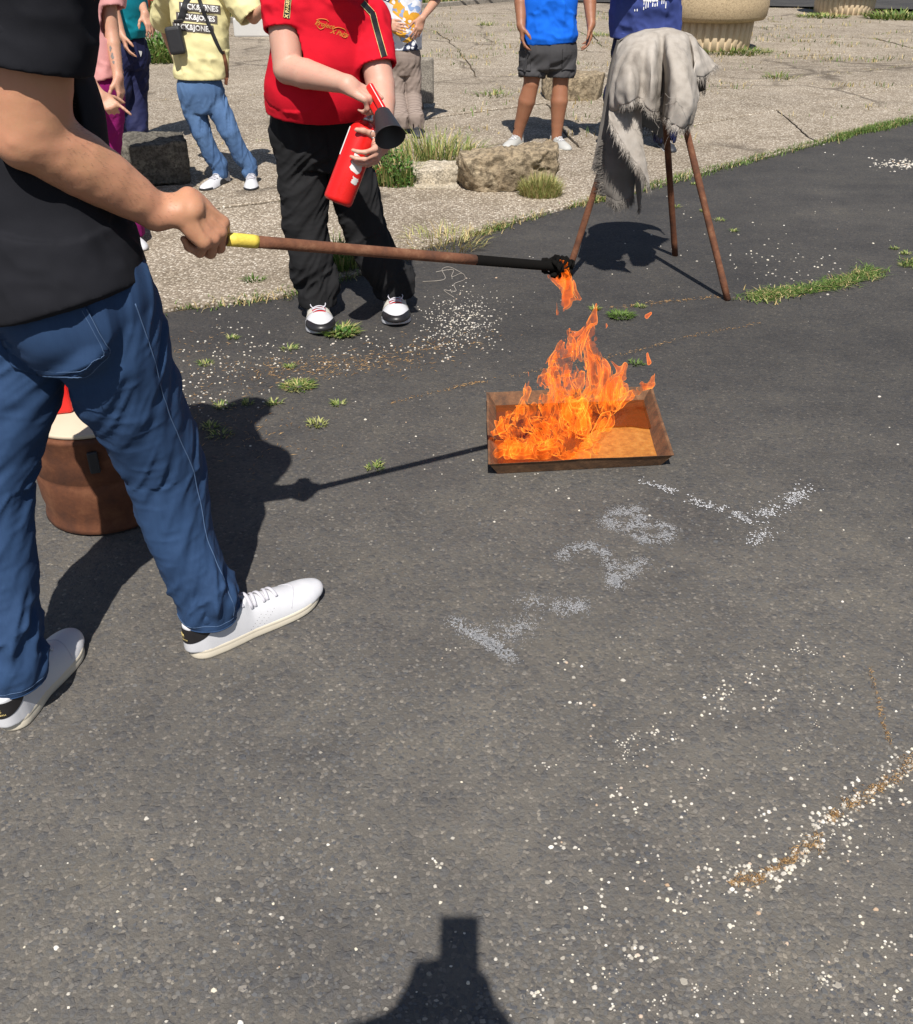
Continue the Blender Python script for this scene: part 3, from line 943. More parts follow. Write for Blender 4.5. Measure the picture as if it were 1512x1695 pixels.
# single weeds
def clump(name, label, cat, c, rad, n, hmin, hmax, mats, group=None, lean=.6, w=.005, leaves=0):
    t = thing(name, label, cat, c, group)
    for mi, (mat, share) in enumerate(mats):
        mb = MB()
        for q in range(int(n * share)):
            a = R.uniform(0, 6.28); r = rad * math.sqrt(R.random())
            b = np.asarray(c) + V(math.cos(a) * r, math.sin(a) * r * .8, 0)
            h = R.uniform(hmin, hmax) * (1 - .4 * r / rad)
            blade(mb, b, h, R.uniform(.2, 1) * lean * h + .3 * r, a + R.gauss(0, .6), w * R.uniform(.6, 1.3))
        tag(mb.build('blades', mat, t, False), kind='stuff')
    if leaves:
        mb = MB()
        for q in range(leaves):
            a = R.uniform(0, 6.28); r = rad * R.random() ** .5; hz = R.uniform(.05, .8) * hmax * (1 - .6 * (r / rad) ** 2) * (.5 + .6 * abs(math.sin(a * 2.5 + r * 20)))
            p = np.asarray(c) + V(math.cos(a) * r, math.sin(a) * r * .75, hz)
            s_ = min(w, .009) * R.uniform(1.2, 3.0) * (1 if w < .02 else 2.5); d = unit(V(R.gauss(0, 1), R.gauss(0, 1), R.gauss(.1, .5))); e = unit(np.cross(d, V(R.gauss(0, .4), R.gauss(0, .4), 1)))
            mb.put([p - d * s_, p - d * .2 * s_ + e * s_ * .55, p + d * s_ + V(0, 0, -s_ * .3), p - d * .2 * s_ - e * s_ * .55, p + V(0, 0, .15 * s_)], [(0, 1, 4), (1, 2, 4), (2, 3, 4), (3, 0, 4)])
        tag(mb.build('leaves', M['leaf_dark'], t, False), kind='stuff')
    return t
GR = [(M['grass'], .6), (M['grass_pale'], .25), (M['grass_dry'], .15)]
clump('weed_tuft', 'flat green weed tuft at the toe of the white and black sneaker', 'weed', G(565, 552), .07, 260, .02, .06, GR, 'weeds growing in the ground', 1.4, .008, 40)
clump('weed_tuft', 'green weed between the black trouser legs of the man in red', 'weed', G(560, 442, .01), .13, 420, .05, .26, GR, 'weeds growing in the ground', .6, .008, 90)
clump('weed_bush', 'leafy dark green weed beside the small pale stone', 'weed', G(656, 306, .01), .17, 380, .08, .34, [(M['grass'], .45), (M['grass_pale'], .3), (M['grass_dry'], .25)], 'weeds growing in the ground', .5, .008, 620)
clump('tall_grass', 'tall seeding grass behind the small pale stone', 'grass', G(715, 266, .012), .42, 620, .08, .34, [(M['grass_pale'], .45), (M['grass'], .3), (M['grass_dry'], .25)], 'weeds growing in the ground', .4, .009)
clump('moss_cushion', 'yellow green moss cushion at the right end of the limestone block', 'moss', G(895, 325, .012), .13, 1500, .05, .22, [(M['grass_pale'], .75), (M['grass_dry'], .25)], 'weeds growing in the ground', .25, .006)
clump('dry_tuft', 'dry grass fan on the seam behind the torch pole', 'grass', G(735, 404, .004), .24, 260, .04, .17, [(M['grass_dry'], .55), (M['grass_pale'], .45)], 'weeds growing in the ground', .6, .005)
clump('weed_tuft', 'small bright weed on concrete left of the red shirt man', 'weed', G(420, 466, .012), .05, 60, .02, .06, [(M['grass'], 1)], 'weeds growing in the ground', 1.2, .008)
clump('weed_tuft', 'flat lime green weed left of the pan on the asphalt', 'weed', G(495, 640), .06, 240, .01, .03, GR, 'weeds growing in the ground', 1.8, .005)
clump('weed_tuft', 'green weed on the asphalt just above the flames', 'weed', G(1028, 524), .055, 190, .015, .04, [(M['grass'], 1)], 'weeds growing in the ground', 1.4, .006)
clump('weed_tuft', 'little green weed between the pan and the tripod leg', 'weed', G(1052, 603), .032, 40, .01, .03, [(M['grass'], 1)], 'weeds growing in the ground', 1.5, .005)
clump('weed_tuft', 'pale little weed above the torch rod shadow', 'weed', G(525, 703), .035, 70, .01, .035, [(M['grass_pale'], 1)], 'weeds growing in the ground', 1.2, .005)
small = [(340, 603), (385, 560), (480, 578), (480, 608), (370, 672), (410, 668), (365, 720), (350, 708), (455, 668), (560, 670), (1190, 365), (1215, 383), (1165, 350), (1120, 343), (1150, 305), (1480, 412), (1500, 440), (1500, 420), (985, 512), (1060, 508), (620, 774), (1000, 318)]
for p in small:
    clump('weed_sprig', 'tiny weed sprig sprouting from a crack in the asphalt', 'weed', G(*p), R.uniform(.02, .04), 45, .008, .03, [(M['grass'], .5), (M['grass_pale'], .5)], 'tiny weed sprigs in the asphalt', 1.5, .005)
clump('weed_tuft', 'green weeds at the foot of the nearer round planter', 'weed', G(1215, 88, .01), .5, 420, .04, .16, GR, 'weeds growing in the ground', .7, .016)
clump('weed_tuft', 'green weeds at the left foot of the farther planter', 'weed', G(1362, 28, .01), .5, 200, .04, .16, GR, 'weeds growing in the ground', .6, .03)
clump('weed_tuft', 'tall weeds right of the farther planter by the road', 'weed', G(1490, 30, .01), .7, 300, .05, .28, [(M['grass'], .7), (M['grass_pale'], .3)], 'weeds growing in the ground', .6, .035)
clump('weed_bush', 'dense green weeds behind the boy in light jeans', 'weed', G(258, 100, .012), .62, 900, .15, .5, [(M['grass'], .7), (M['grass_pale'], .3)], 'weeds growing in the ground', .5, .022, 500)
for i_, p in enumerate([(805, 42), (900, 24), (1035, 95), (815, 160), (990, 60), (1290, 130)]):
    clump('weed_tuft', ['low weed on concrete left of the bright blue shirt', 'low weed at frame top behind the bright blue shirt', 'low weed beside the navy shirt hem', 'low weed left of the bare knees on concrete', 'low weed between the two blue shirts', 'low weed at the crack right of the cloth'][i_], 'weed', G(*p, .012), .2, 90, .03, .14, GR, 'weeds growing in the ground', .8, .012)
# ------------------------------------------------------------------ steel pan
PF = [G(811, 768, .055), G(1115, 753, .055), G(1078, 641, .055), G(807, 650, .055)]     # rim: front left, front right, back right, back left
pc = sum(PF) / 4
pan = thing('fire_pan', 'shallow rusty steel pan with burning fuel on the asphalt', 'pan', (pc[0], pc[1], 0))
def ringz(inset, z):
    out = []
    for p in PF:
        d = unit(V(pc[0] - p[0], pc[1] - p[1], 0))
        q = p + d * inset * 1.4; out.append(V(q[0], q[1], z))
    return out
def wall(i, name):
    j = (i + 1) % 4
    o0, o1, o2, i2, i1, i0 = ringz(.028, .002), ringz(.0, .055), ringz(-.004, .057), ringz(.003, .0545), ringz(.006, .05), ringz(.032, .006)
    rings = [o0, o1, o2, i2, i1, i0]
    n = 16; vs, fs = [], []
    for r_ in rings:
        for k in range(n + 1):
            t = k / n; p = r_[i] * (1 - t) + r_[j] * t
            w = noise((p * V(7, 7, 0))[None], 61 + i)[0] * .0022 * (1 if r_ is not o0 else 0)
            vs.append(p + V(w, w, w * .6))
    for a in range(5):
        for k in range(n):
            fs.append((a * (n + 1) + k, a * (n + 1) + k + 1, (a + 1) * (n + 1) + k + 1, (a + 1) * (n + 1) + k))
    fs.append(tuple(a * (n + 1) for a in range(6))); fs.append(tuple(a * (n + 1) + n for a in range(5, -1, -1)))
    return add(name, vs, fs, M['rust_pan'], pan, smooth=False)
for i in range(4): wall(i, 'side_wall')
fl = ringz(.031, .004)
pts, fs = grid2(0, 1, 0, 1, 24, 16)
add('pan_floor', [((fl[0] * (1 - a) + fl[1] * a) * (1 - b) + (fl[3] * (1 - a) + fl[2] * a) * b) + V(0, 0, .003 * noise(V(a * 9, b * 7, 0)[None], 8)[0]) for a, b in pts], fs, M['rust_orange'], pan)
def fuel_mat():
    t = NT('burning_fuel'); p = t.pos()
    t.col((.16, .045, .012)).rough(.12).bump(t.noise(p, 40, 3), .25, .004)
    tr = t.n('ShaderNodeBsdfTransparent'); tr.inputs[0].default_value = (.85, .5, .28, 1)
    mx = t.n('ShaderNodeMixShader'); mx.inputs[0].default_value = .62
    t.l(tr.outputs[0], mx.inputs[1]); t.l(t.b.outputs[0], mx.inputs[2]); t.l(mx.outputs[0], t.out.inputs[0]); return t.m
fl2 = ringz(.024, .014)
pts, fs = grid2(0, 1, 0, 1, 30, 10)
lp = []
for a, b in pts:
    f0 = .06 + .50 / (1 + math.exp(-(a - .52) * 22)) + .05 * noise(V(a * 6, 0, 3)[None], 5)[0]
    bb = f0 + (1 - f0) * b
    lp.append((fl2[0] * (1 - a) + fl2[1] * a) * (1 - bb) + (fl2[3] * (1 - a) + fl2[2] * a) * bb)
add('fuel', lp, fs, fuel_mat(), pan)

# ------------------------------------------------------------------ flames
def flame_mat():
    t = NT('flame')
    lw = t.n('ShaderNodeLayerWeight', i_Blend=.42)
    p = t.pos((1, 1, .45)); n = t.noise(p, 22, 4, .65)
    thin = t.math('POWER', lw.outputs['Facing'], 1.35)          # a thin glowing sheet is brighter where the sight line runs along it
    k = t.math('ADD', .17, t.math('MULTIPLY', thin, .55))
    k = t.math('MULTIPLY', k, t.ramp(n, [(.34, (.22, .22, .22)), (.62, (1.4, 1.4, 1.4))]))
    e = t.n('ShaderNodeEmission')
    t.l(t.ramp(thin, [(0, (1, .15, .010)), (.45, (1, .21, .018)), (1, (1, .42, .06))]), e.inputs[0]); t.l(k, e.inputs[1])
    tr = t.n('ShaderNodeBsdfTransparent'); tr.inputs[0].default_value = (.90, .84, .80, 1)
    ad = t.n('ShaderNodeAddShader'); t.l(e.outputs[0], ad.inputs[0]); t.l(tr.outputs[0], ad.inputs[1]); t.l(ad.outputs[0], t.out.inputs[0])
    t.m.cycles.emission_sampling = 'NONE'
    return t.m
M['flame'] = flame_mat()

def flames(name, tongues, parent, label_levels=((0.0, 1), (-.013, 2)), vox=.0032, warp=.036, hole=.21, seed=0):
    pts = np.array([p for tg in tongues for p, r in tg]); mr = .075
    lo, hi = pts.min(0) - mr, pts.max(0) + mr
    lo[2] = max(lo[2], .010)
    N = np.ceil((hi - lo) / vox).astype(int)
    gx, gy, gz = np.meshgrid(*[lo[i] + vox * np.arange(N[i]) for i in range(3)], indexing='ij')
    P = np.stack([gx, gy, gz], -1).reshape(-1, 3).astype(np.float32)
    def dist(Q):
        D = np.full(len(Q), .08, np.float32)
        for tg in tongues:
            for (a, ra), (b, rb) in zip(tg[:-1], tg[1:]):
                ab = (b - a).astype(np.float32); w = Q - a.astype(np.float32)
                t = np.clip((w @ ab) / float(ab @ ab), 0, 1)
                d = np.sqrt(np.maximum(np.einsum('ij,ij->i', w, w) - 2 * t * (w @ ab) + t * t * float(ab @ ab), 0)) - (ra + (rb - ra) * t)
                k = .012; h = np.maximum(k - np.abs(D - d), 0) / k
                D = np.minimum(D, d) - h * h * k * .25
        return D
    D = np.full(len(P), .05, np.float32)
    act = dist(P) < warp * 1.5
    A_ = P[act]
    # updraught: noise is slow along z, rolls grow with height
    S = A_ * np.array([11, 11, 5.0], np.float32)
    grow = (.35 + np.clip((A_[:, 2] - lo[2]) / .25, 0, 1))[:, None]
    W = np.stack([noise(S, seed + 1), noise(S, seed + 2), .6 * noise(S, seed + 3)], 1) * warp * grow
    S2 = (A_ + W * .5) * np.array([30, 30, 12.0], np.float32) + 5
    W += np.stack([noise(S2, seed + 4), noise(S2, seed + 5), .5 * noise(S2, seed + 6)], 1) * warp * .42
    S2 = (A_ + W * .5) * np.array([75, 75, 26.0], np.float32) + 15
    W += np.stack([noise(S2, seed + 14), noise(S2, seed + 15), .4 * noise(S2, seed + 16)], 1) * warp * .13
    Q = A_ + W
    d_ = dist(Q)
    S3 = Q * np.array([27, 27, 9.0], np.float32) + 9
    hn = np.abs(noise(S3, seed + 7)) + .35 * np.abs(noise(S3 * 2.1, seed + 8))
    d_ = np.maximum(d_, (hole - hn) * .05)                  # ragged holes between the sheets
    D[act] = np.minimum(d_, .05)
    D = D.reshape(N)
    D[:, :, 0] = np.maximum(D[:, :, 0], .002); D[:, :, -1] = .05; D[0] = .05; D[-1] = .05; D[:, 0] = .05; D[:, -1] = .05
    g = vdb.FloatGrid(.08); g.copyFromArray(np.ascontiguousarray(D))
    for iso, k in label_levels:
        v, q = g.convertToQuads(isovalue=iso)
        if len(v) < 20: continue
        v = v.astype(float) * vox + lo
        q = np.asarray(q).astype(np.int64)
        v = smooth_mesh(v, q, 2)
        qc = v[q].mean(1)
        tear = fbm(qc * V(26, 26, 11), seed + 31, 3) + .18 * noise(qc * V(90, 90, 40), seed + 33)
        q = q[tear > -.10 if len(label_levels) > 1 else tear > -9]     # the sheets are torn open
        used = np.unique(q); mp = np.zeros(len(v), int); mp[used] = np.arange(len(used))
        tag(add(name, v[used], mp[q], M['flame'], parent), kind='stuff')
def T(*a):
    return [(J(u, v, y), r) for (u, v, y, r) in a]
fire = thing('fire', 'orange flames leaping out of the shallow steel pan', 'fire', (pc[0], pc[1], .02))
big = [
    T((955, 735, 2.78, .050), (945, 670, 2.82, .050), (940, 620, 2.86, .036), (955, 570, 2.88, .026), (985, 535, 2.9, .016), (984, 506, 2.9, .005)),
    T((965, 700, 2.88, .045), (975, 640, 2.90, .042), (965, 590, 2.92, .026), (985, 550, 2.92, .014)),
    T((930, 700, 2.82, .055), (925, 640, 2.86, .044), (928, 590, 2.88, .028), (950, 545, 2.9, .016)),
    T((990, 690, 2.86, .050), (995, 620, 2.90, .034), (985, 575, 2.9, .025), (1012, 545, 2.9, .013), (1010, 532, 2.9, .005)),
    T((1000, 665, 2.93, .042), (1020, 645, 2.93, .040), (1028, 610, 2.93, .012), (1015, 598, 2.93, .005)),
    T((1020, 665, 2.95, .028), (1050, 655, 2.95, .017), (1072, 640, 2.95, .012), (1076, 622, 2.95, .004)),
    T((900, 715, 2.8, .042), (862, 690, 2.84, .030), (874, 648, 2.86, .020), (884, 618, 2.86, .006)),
    T((850, 745, 2.68, .030), (835, 715, 2.74, .024), (828, 690, 2.80, .010)),
    T((920, 720, 2.74, .046), (870, 745, 2.64, .026), (822, 752, 2.61, .014)),
    T((890, 680, 2.86, .030), (850, 690, 2.86, .020), (815, 712, 2.80, .012)),
    T((960, 755, 2.66, .024), (930, 755, 2.63, .012), (890, 756, 2.63, .008)),
    T((900, 730, 2.72, .040), (850, 715, 2.72, .022), (820, 700, 2.76, .010)),
    T((930, 740, 2.68, .032), (900, 752, 2.64, .018), (850, 756, 2.63, .008)),
    T((880, 745, 2.65, .028), (840, 735, 2.66, .022), (818, 728, 2.68, .012)),
    T((985, 720, 2.72, .030), (1000, 700, 2.76, .02), (985, 745, 2.68, .012)),
    T((860, 700, 2.8, .022), (835, 690, 2.84, .016), (820, 705, 2.8, .010)),
]
flames('flame', big, fire, seed=40)
flames('flame', [T((1076, 601, 2.95, .007), (1073, 585, 2.95, .004)), T((1073, 527, 2.95, .008), (1080, 522, 2.95, .005))], fire, ((0.0, 1),), .0022, .010, .05, 77)

# ------------------------------------------------------------------ torch: iron rod with a burning rag
ra, rb = J(318, 391, 1.79), J(944, 443, 2.36)
rd_ = unit(rb - ra)
torch = thing('torch', 'long rusty iron rod with a burning rag on its sooty end, held over the pan', 'torch', rb)
t0, t1, t2 = ra + rd_ * .072, ra + rd_ * .140, ra + rd_ * .72
MB().tube([ra + rd_ * .012, t0], .0128, 16).build('grip_end', M['rust'], torch)
MB().tube([t0 + rd_ * .001, t0 + rd_ * .02, t1 - rd_ * .01, t1], [.0142, .0146, .0145, .0139], 18).build('yellow_tape', M['yellow_tape'], torch)
k_ = [t1 + (t2 - t1) * q for q in np.linspace(0, 1, 12)]
MB().tube([t1 + rd_ * .0005] + k_[1:], .0132, 16).build('rod', M['rust'], torch)
MB().tube([t2 + rd_ * .0005, rb - rd_ * .02, rb], [.0131, .0131, .0125], 16).build('sooty_end', M['soot'], torch)
rag = MB()
for q in range(7):
    c0 = rb - rd_ * (.020 + .0080 * q)
    loop = []
    e1 = unit(np.cross(rd_, V(0, 0, 1))); e2 = np.cross(rd_, e1)
    for a in np.linspace(0, 2 * math.pi * .93, 26):
        rr = .0165 + .0075 * math.sin(a * 2 + q * 1.7) ** 2 + .004 * math.sin(a * 5 + q * 2.3)
        loop.append(c0 + rd_ * (.013 * math.sin(a * 1.5 + q * 2.1)) + (e1 * math.cos(a + q) + e2 * math.sin(a + q)) * rr)
    rag.tube(loop, [.0058 + .0028 * math.sin(i * 1.3 + q) for i in range(26)], 8, sq=.6)
rag.build('burnt_rag', M['soot'], torch)
tf = [T((930, 452, 2.345, .024), (938, 472, 2.34, .020), (934, 500, 2.34, .017), (925, 522, 2.34, .005)),
      T((938, 470, 2.34, .018), (950, 486, 2.34, .012), (960, 492, 2.34, .005)),
      T((922, 462, 2.345, .012), (911, 455, 2.345, .006)), T((925, 430, 2.35, .010), (915, 428, 2.35, .005)), T((936, 432, 2.35, .008), (942, 436, 2.35, .004))]
flames('flame', tf, torch, ((0.0, 1), (-.006, 2)), .0022, .013, .12, 11)

# ------------------------------------------------------------------ tripod and the cloth on it
FL_, FR_, FB_ = G(938, 462), G(1205, 497), G(1118, 423)
apex = J(1083, 62, 4.55)
tri = thing('tripod', 'rusty three legged pipe stand under the frayed grey cloth', 'stand', (apex[0], apex[1], 0))
for f_, m_ in ((FL_, M['rust']), (FR_, M['rust']), (FB_, M['rust_dark'])):
    d = unit(apex - f_); top = apex - d * .02 + unit(V(f_[0] - apex[0], f_[1] - apex[1], 0)) * .05
    kk = [f_ + V(0, 0, .002) + (top - f_) * q for q in np.linspace(0, 1, 14)]
    MB().tube(kk, [.0165 + .0007 * math.sin(i * 2.2) for i in range(14)], 14).build('leg', m_, tri)
ringp = [apex + V(math.cos(a) * .065, math.sin(a) * .065, -.012) for a in np.linspace(0, 2 * math.pi, 20)]
MB().tube(ringp, .012, 10, False).build('top_ring', M['rust'], tri)

def canvas_mat():
    t = NT('frayed_canvas'); p = t.pos()
    n = t.noise(p, 6, 6, .65); n2 = t.noise(p, 26, 4, .6); n3 = t.noise(p, 900, 2)
    cc = t.ramp(n, [(.28, (.19, .165, .14)), (.48, (.36, .325, .285)), (.7, (.46, .425, .385))])
    cc = t.mix(t.math('MULTIPLY', n2, .3), cc, (.22, .19, .165))
    t.col(cc).rough(.95).spec(.15).bump(t.math('ADD', t.math('MULTIPLY', n2, .6), n3), .35, .0015)
    return t.m
M['canvas'] = canvas_mat()
M['canvas_dark'] = cloth_mat('shaded_canvas', (.11, .10, .09), (.16, .145, .13), 300)  # same canvas with shade put into its colour, for strips and panels behind

def panel(name, cols, parent, mat, nu=60, nv=50, wr=.004, seed=0, fringe=('bottom',), flen=.035, nf=260, sag=None):
    C = []
    for c in cols:
        c = np.array([p if isinstance(p, np.ndarray) else J(*p) for p in c])
        L = np.r_[0, np.cumsum(np.linalg.norm(np.diff(c, axis=0), axis=1))]; L /= L[-1]
        tt = np.interp(np.linspace(0, 1, nv), L, np.arange(len(c)))
        C.append(cr(c, tt))
    C = np.array(C)                                             # ncol, nv, 3
    u = np.linspace(0, len(cols) - 1, nu)
    S = np.stack([cr(C[:, j], u) for j in range(nv)], 1)         # nu, nv, 3
    du = np.gradient(S, axis=0); dv = np.gradient(S, axis=1)
    N = np.cross(du, dv); N /= np.linalg.norm(N, axis=2, keepdims=True) + 1e-9
    q = S * 1.0
    w = noise((q * V(26, 26, 7)).reshape(-1, 3), seed).reshape(nu, nv) + .5 * noise((q * 34).reshape(-1, 3), seed + 1).reshape(nu, nv)
    w2 = 1 - np.abs(noise((q * V(14, 14, 5) + 3).reshape(-1, 3), seed + 2)).reshape(nu, nv) * 2
    S = S + N * (w * wr + w2 * wr * .8)[..., None] * np.linspace(.25, 1, nv)[None, :, None]
    hem = S[:, -1] + dv[:, -1] / (np.linalg.norm(dv[:, -1], axis=1, keepdims=True) + 1e-9) * (noise(np.c_[u * 3.1, u * 0, u * 0], seed + 4)[:, None] * .008)
    S[:, -1] = hem
    idx = np.arange(nu * nv).reshape(nu, nv)
    f = np.stack([idx[:-1, :-1], idx[1:, :-1], idx[1:, 1:], idx[:-1, 1:]], -1).reshape(-1, 4)
    o = add(name, S.reshape(-1, 3), f, mat, parent)
    m = o.modifiers.new('thickness', 'SOLIDIFY'); m.thickness = .0035; m.offset = 0
    fr = MB(); r_ = random.Random(seed)
    edges = []
    if 'bottom' in fringe: edges.append((S[:, -1], dv[:, -1]))
    if 'left' in fringe: edges.append((S[0, nv // 3:], -du[0, nv // 3:]))
    if 'right' in fringe: edges.append((S[-1, nv // 3:], du[-1, nv // 3:]))
    for E_, D_ in edges:
        for q in range(nf):
            t = r_.random() * (len(E_) - 1.001); k = int(t); ff = t - k
            p = E_[k] * (1 - ff) + E_[k + 1] * ff; d = unit(D_[k]) ; tg_ = unit(E_[k + 1] - E_[k])
            ln = flen * r_.uniform(.35, 1.25) * (.7 + .6 * abs(math.sin(t * .9)))
            d = unit(d * .8 + V(r_.gauss(0, .16), r_.gauss(0, .16), -.25 + r_.gauss(0, .12)))
            w_ = .0011
            m1 = p + d * ln * .55 + V(r_.gauss(0, .003), r_.gauss(0, .003), 0); e = p + d * ln + V(r_.gauss(0, .006), r_.gauss(0, .006), -.004)
            b0 = p - d * .006
            fr.put([b0 - tg_ * w_ * 1.5, b0 + tg_ * w_ * 1.5, m1 + tg_ * w_, m1 - tg_ * w_, e], [(0, 1, 2, 3), (3, 2, 4)])
    if fr.n: tag(fr.build('fringe', mat, parent, False), kind='stuff')
    return S
cloth = thing('cloth', 'frayed pale grey canvas cloth draped over the rusty tripod', 'cloth', (apex[0], apex[1], .5))
main = [
    [(1050, 62, 4.72), (1026, 70, 4.50), (1018, 100, 4.46), (1011, 140, 4.44), (1006, 180, 4.42), (1004, 190, 4.42)],
    [(1062, 54, 4.72), (1040, 60, 4.50), (1027, 90, 4.38), (1020, 130, 4.32), (1018, 165, 4.30), (1022, 181, 4.30)],
    [(1072, 50, 4.72), (1058, 54, 4.48), (1046, 84, 4.32), (1042, 125, 4.24), (1042, 150, 4.22), (1043, 168, 4.22)],
    [(1080, 48, 4.72), (1072, 52, 4.46), (1066, 84, 4.33), (1064, 125, 4.30), (1062, 150, 4.29), (1060, 164, 4.28)],
    [(1086, 48, 4.72), (1085, 51, 4.46), (1083, 84, 4.32), (1082, 125, 4.26), (1080, 160, 4.25), (1080, 184, 4.26)],
    [(1092, 47, 4.72), (1096, 50, 4.46), (1097, 84, 4.39), (1099, 125, 4.42), (1097, 165, 4.41), (1094, 186, 4.40)],
    [(1098, 47, 4.72), (1106, 50, 4.46), (1108, 84, 4.31), (1112, 125, 4.24), (1110, 170, 4.20), (1103, 196, 4.20)],
    [(1104, 47, 4.72), (1118, 51, 4.47), (1124, 84, 4.30), (1130, 125, 4.22), (1130, 175, 4.17), (1118, 208, 4.18)],
    [(1110, 48, 4.72), (1130, 54, 4.49), (1138, 84, 4.34), (1145, 125, 4.26), (1148, 175, 4.20), (1136, 210, 4.22)],
    [(1116, 49, 4.72), (1138, 58, 4.52), (1144, 84, 4.44), (1150, 125, 4.42), (1156, 160, 4.36), (1150, 188, 4.34)],
    [(1118, 50, 4.72), (1138, 58, 4.52), (1147, 78, 4.42), (1150, 105, 4.36), (1148, 120, 4.34), (1146, 131, 4.34)],
    [(1120, 50, 4.73), (1142, 57, 4.56), (1156, 76, 4.48), (1164, 100, 4.42), (1167, 116, 4.40), (1168, 125, 4.40)],
    [(1122, 50, 4.75), (1146, 58, 4.62), (1160, 74, 4.58), (1174, 92, 4.55), (1184, 104, 4.54), (1190, 108, 4.54)],
]
panel('drape', main, cloth, M['canvas'], 170, 70, .0085, 1, ('bottom',), .03, 1500)
panel('left_strip', [[(1022, 66, 4.62), (1010, 110, 4.60), (1000, 170, 4.56), (990, 230, 4.52), (981, 272, 4.5)],
                     [(1024, 66, 4.60), (1013, 110, 4.57), (1006, 170, 4.53), (997, 230, 4.50), (991, 275, 4.48)],
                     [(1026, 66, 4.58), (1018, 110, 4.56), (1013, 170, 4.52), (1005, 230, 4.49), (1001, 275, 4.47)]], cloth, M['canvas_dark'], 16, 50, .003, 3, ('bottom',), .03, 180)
panel('hanging_tail', [[(1012, 168, 4.40), (1008, 188, 4.34), (1010, 196, 4.32)],
                       [(1022, 162, 4.40), (1020, 188, 4.32), (1022, 218, 4.29)],
                       [(1034, 158, 4.40), (1034, 195, 4.31), (1036, 244, 4.27)],
                       [(1044, 156, 4.40), (1046, 205, 4.31), (1053, 268, 4.27)],
                       [(1054, 156, 4.40), (1056, 215, 4.32), (1066, 288, 4.27)],
                       [(1064, 158, 4.40), (1064, 225, 4.33), (1076, 308, 4.29)]], cloth, M['canvas'], 60, 50, .004, 5, ('bottom',), .04, 900)
panel('back_tail', [[(1006, 186, 4.52), (1003, 240, 4.46), (1001, 300, 4.44), (1004, 325, 4.43)],
                    [(1020, 186, 4.50), (1018, 240, 4.44), (1016, 300, 4.41), (1017, 332, 4.40)],
                    [(1036, 186, 4.50), (1036, 240, 4.44), (1034, 300, 4.41), (1034, 330, 4.40)],
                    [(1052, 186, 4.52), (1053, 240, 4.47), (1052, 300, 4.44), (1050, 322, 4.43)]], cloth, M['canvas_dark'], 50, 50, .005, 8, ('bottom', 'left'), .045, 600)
panel('thin_tail', [[(1056, 270, 4.40), (1052, 300, 4.40), (1055, 325, 4.40), (1058, 343, 4.40)],
                    [(1061, 268, 4.39), (1060, 300, 4.39), (1060, 325, 4.39), (1059, 345, 4.39)],
                    [(1072, 268, 4.40), (1070, 295, 4.40), (1066, 310, 4.40), (1060, 330, 4.40)]], cloth, M['canvas_dark'], 20, 30, .004, 9, ('bottom',), .03, 120)
panel('rear_drape', [[(1026, 66, 4.66), (1018, 120, 4.76), (1010, 190, 4.80)], [(1050, 54, 4.76), (1046, 110, 4.86), (1044, 200, 4.92)],
                     [(1080, 50, 4.78), (1078, 110, 4.90), (1076, 215, 4.96)], [(1110, 50, 4.78), (1108, 110, 4.90), (1104, 225, 4.96)],
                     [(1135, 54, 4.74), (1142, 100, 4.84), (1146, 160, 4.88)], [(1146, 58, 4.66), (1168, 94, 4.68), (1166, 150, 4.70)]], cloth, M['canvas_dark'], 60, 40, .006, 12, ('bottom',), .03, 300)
th = MB(); r_ = random.Random(9)
for q in range(16):
    p = J(1075 + r_.uniform(-10, 70), 150 + r_.uniform(0, 60), 4.2); pts = [p]
    d = V(r_.gauss(0, 1), r_.gauss(0, .4), r_.gauss(-.6, .6))
    for k in range(9):
        d = unit(d + V(r_.gauss(0, .5), r_.gauss(0, .2), r_.gauss(-.1, .4))); pts.append(pts[-1] + d * .012)
    th.tube(pts, .0006, 3, False)
tag(th.build('loose_threads', M['canvas'], cloth), kind='stuff')
yarn = MB()
for pp in ([(722, 450), (750, 446), (748, 458), (765, 452), (770, 462), (752, 470), (755, 482), (735, 480), (752, 492)], [(765, 452), (745, 442), (732, 446), (736, 462), (700, 466)]):
    yarn.tube(cr(np.array([G(*p, .003) for p in pp]), np.linspace(0, len(pp) - 1, 40)), .0016, 5)
tag(yarn.build('yarn', M['canvas'], None), 'loose grey yarn lying on the asphalt behind the pan', 'yarn')

# ------------------------------------------------------------------ rusty drum with things on its lid
dc = V(-1.085, 2.43, 0)
drum = thing('drum', 'low rusty steel drum standing behind the jeans legs', 'drum', dc)
prof = [(.185, .004), (.198, .010), (.196, .022), (.193, .036), (.1925, .044), (.193, .06), (.198, .085), (.200, .13), (.1995, .17), (.196, .176), (.1995, .182), (.202, .25), (.203, .31), (.207, .318), (.206, .328), (.199, .33)]
MB().lathe(prof, dc, V(0, 0, 1), 64).build('drum_body', M['rust_dark'], drum)
latchd = unit(J(156, 764, 2.24) - dc); latchd[2] = 0; latchd = unit(latchd)
lt = V(-latchd[1], latchd[0], 0)
Rm = np.stack([lt, latchd, V(0, 0, 1)], 1)
bevel(MB().box(dc + latchd * .208 + V(0, 0, .262), .028, .014, .068, Rm).build('latch', M['black_rubber'], drum, False), .004)
MB().tube([dc + unit(V(-.85, -.6, 0)) * .205 + V(0, 0, .255), dc + unit(V(-.86, -.6, 0)) * .215 + V(0, 0, .275), dc + unit(V(-.86, -.6, 0)) * .215 + V(0, 0, .30)], [.009, .012, .009], 12).build('handle', M['white_paint'], drum)
lid = MB().lathe([(.19, 0), (.196, .003), (.196, .012), (.192, .014)], dc + V(0, 0, .3305), V(0, 0, 1), 64).build('board_lid', M['wood'], None)
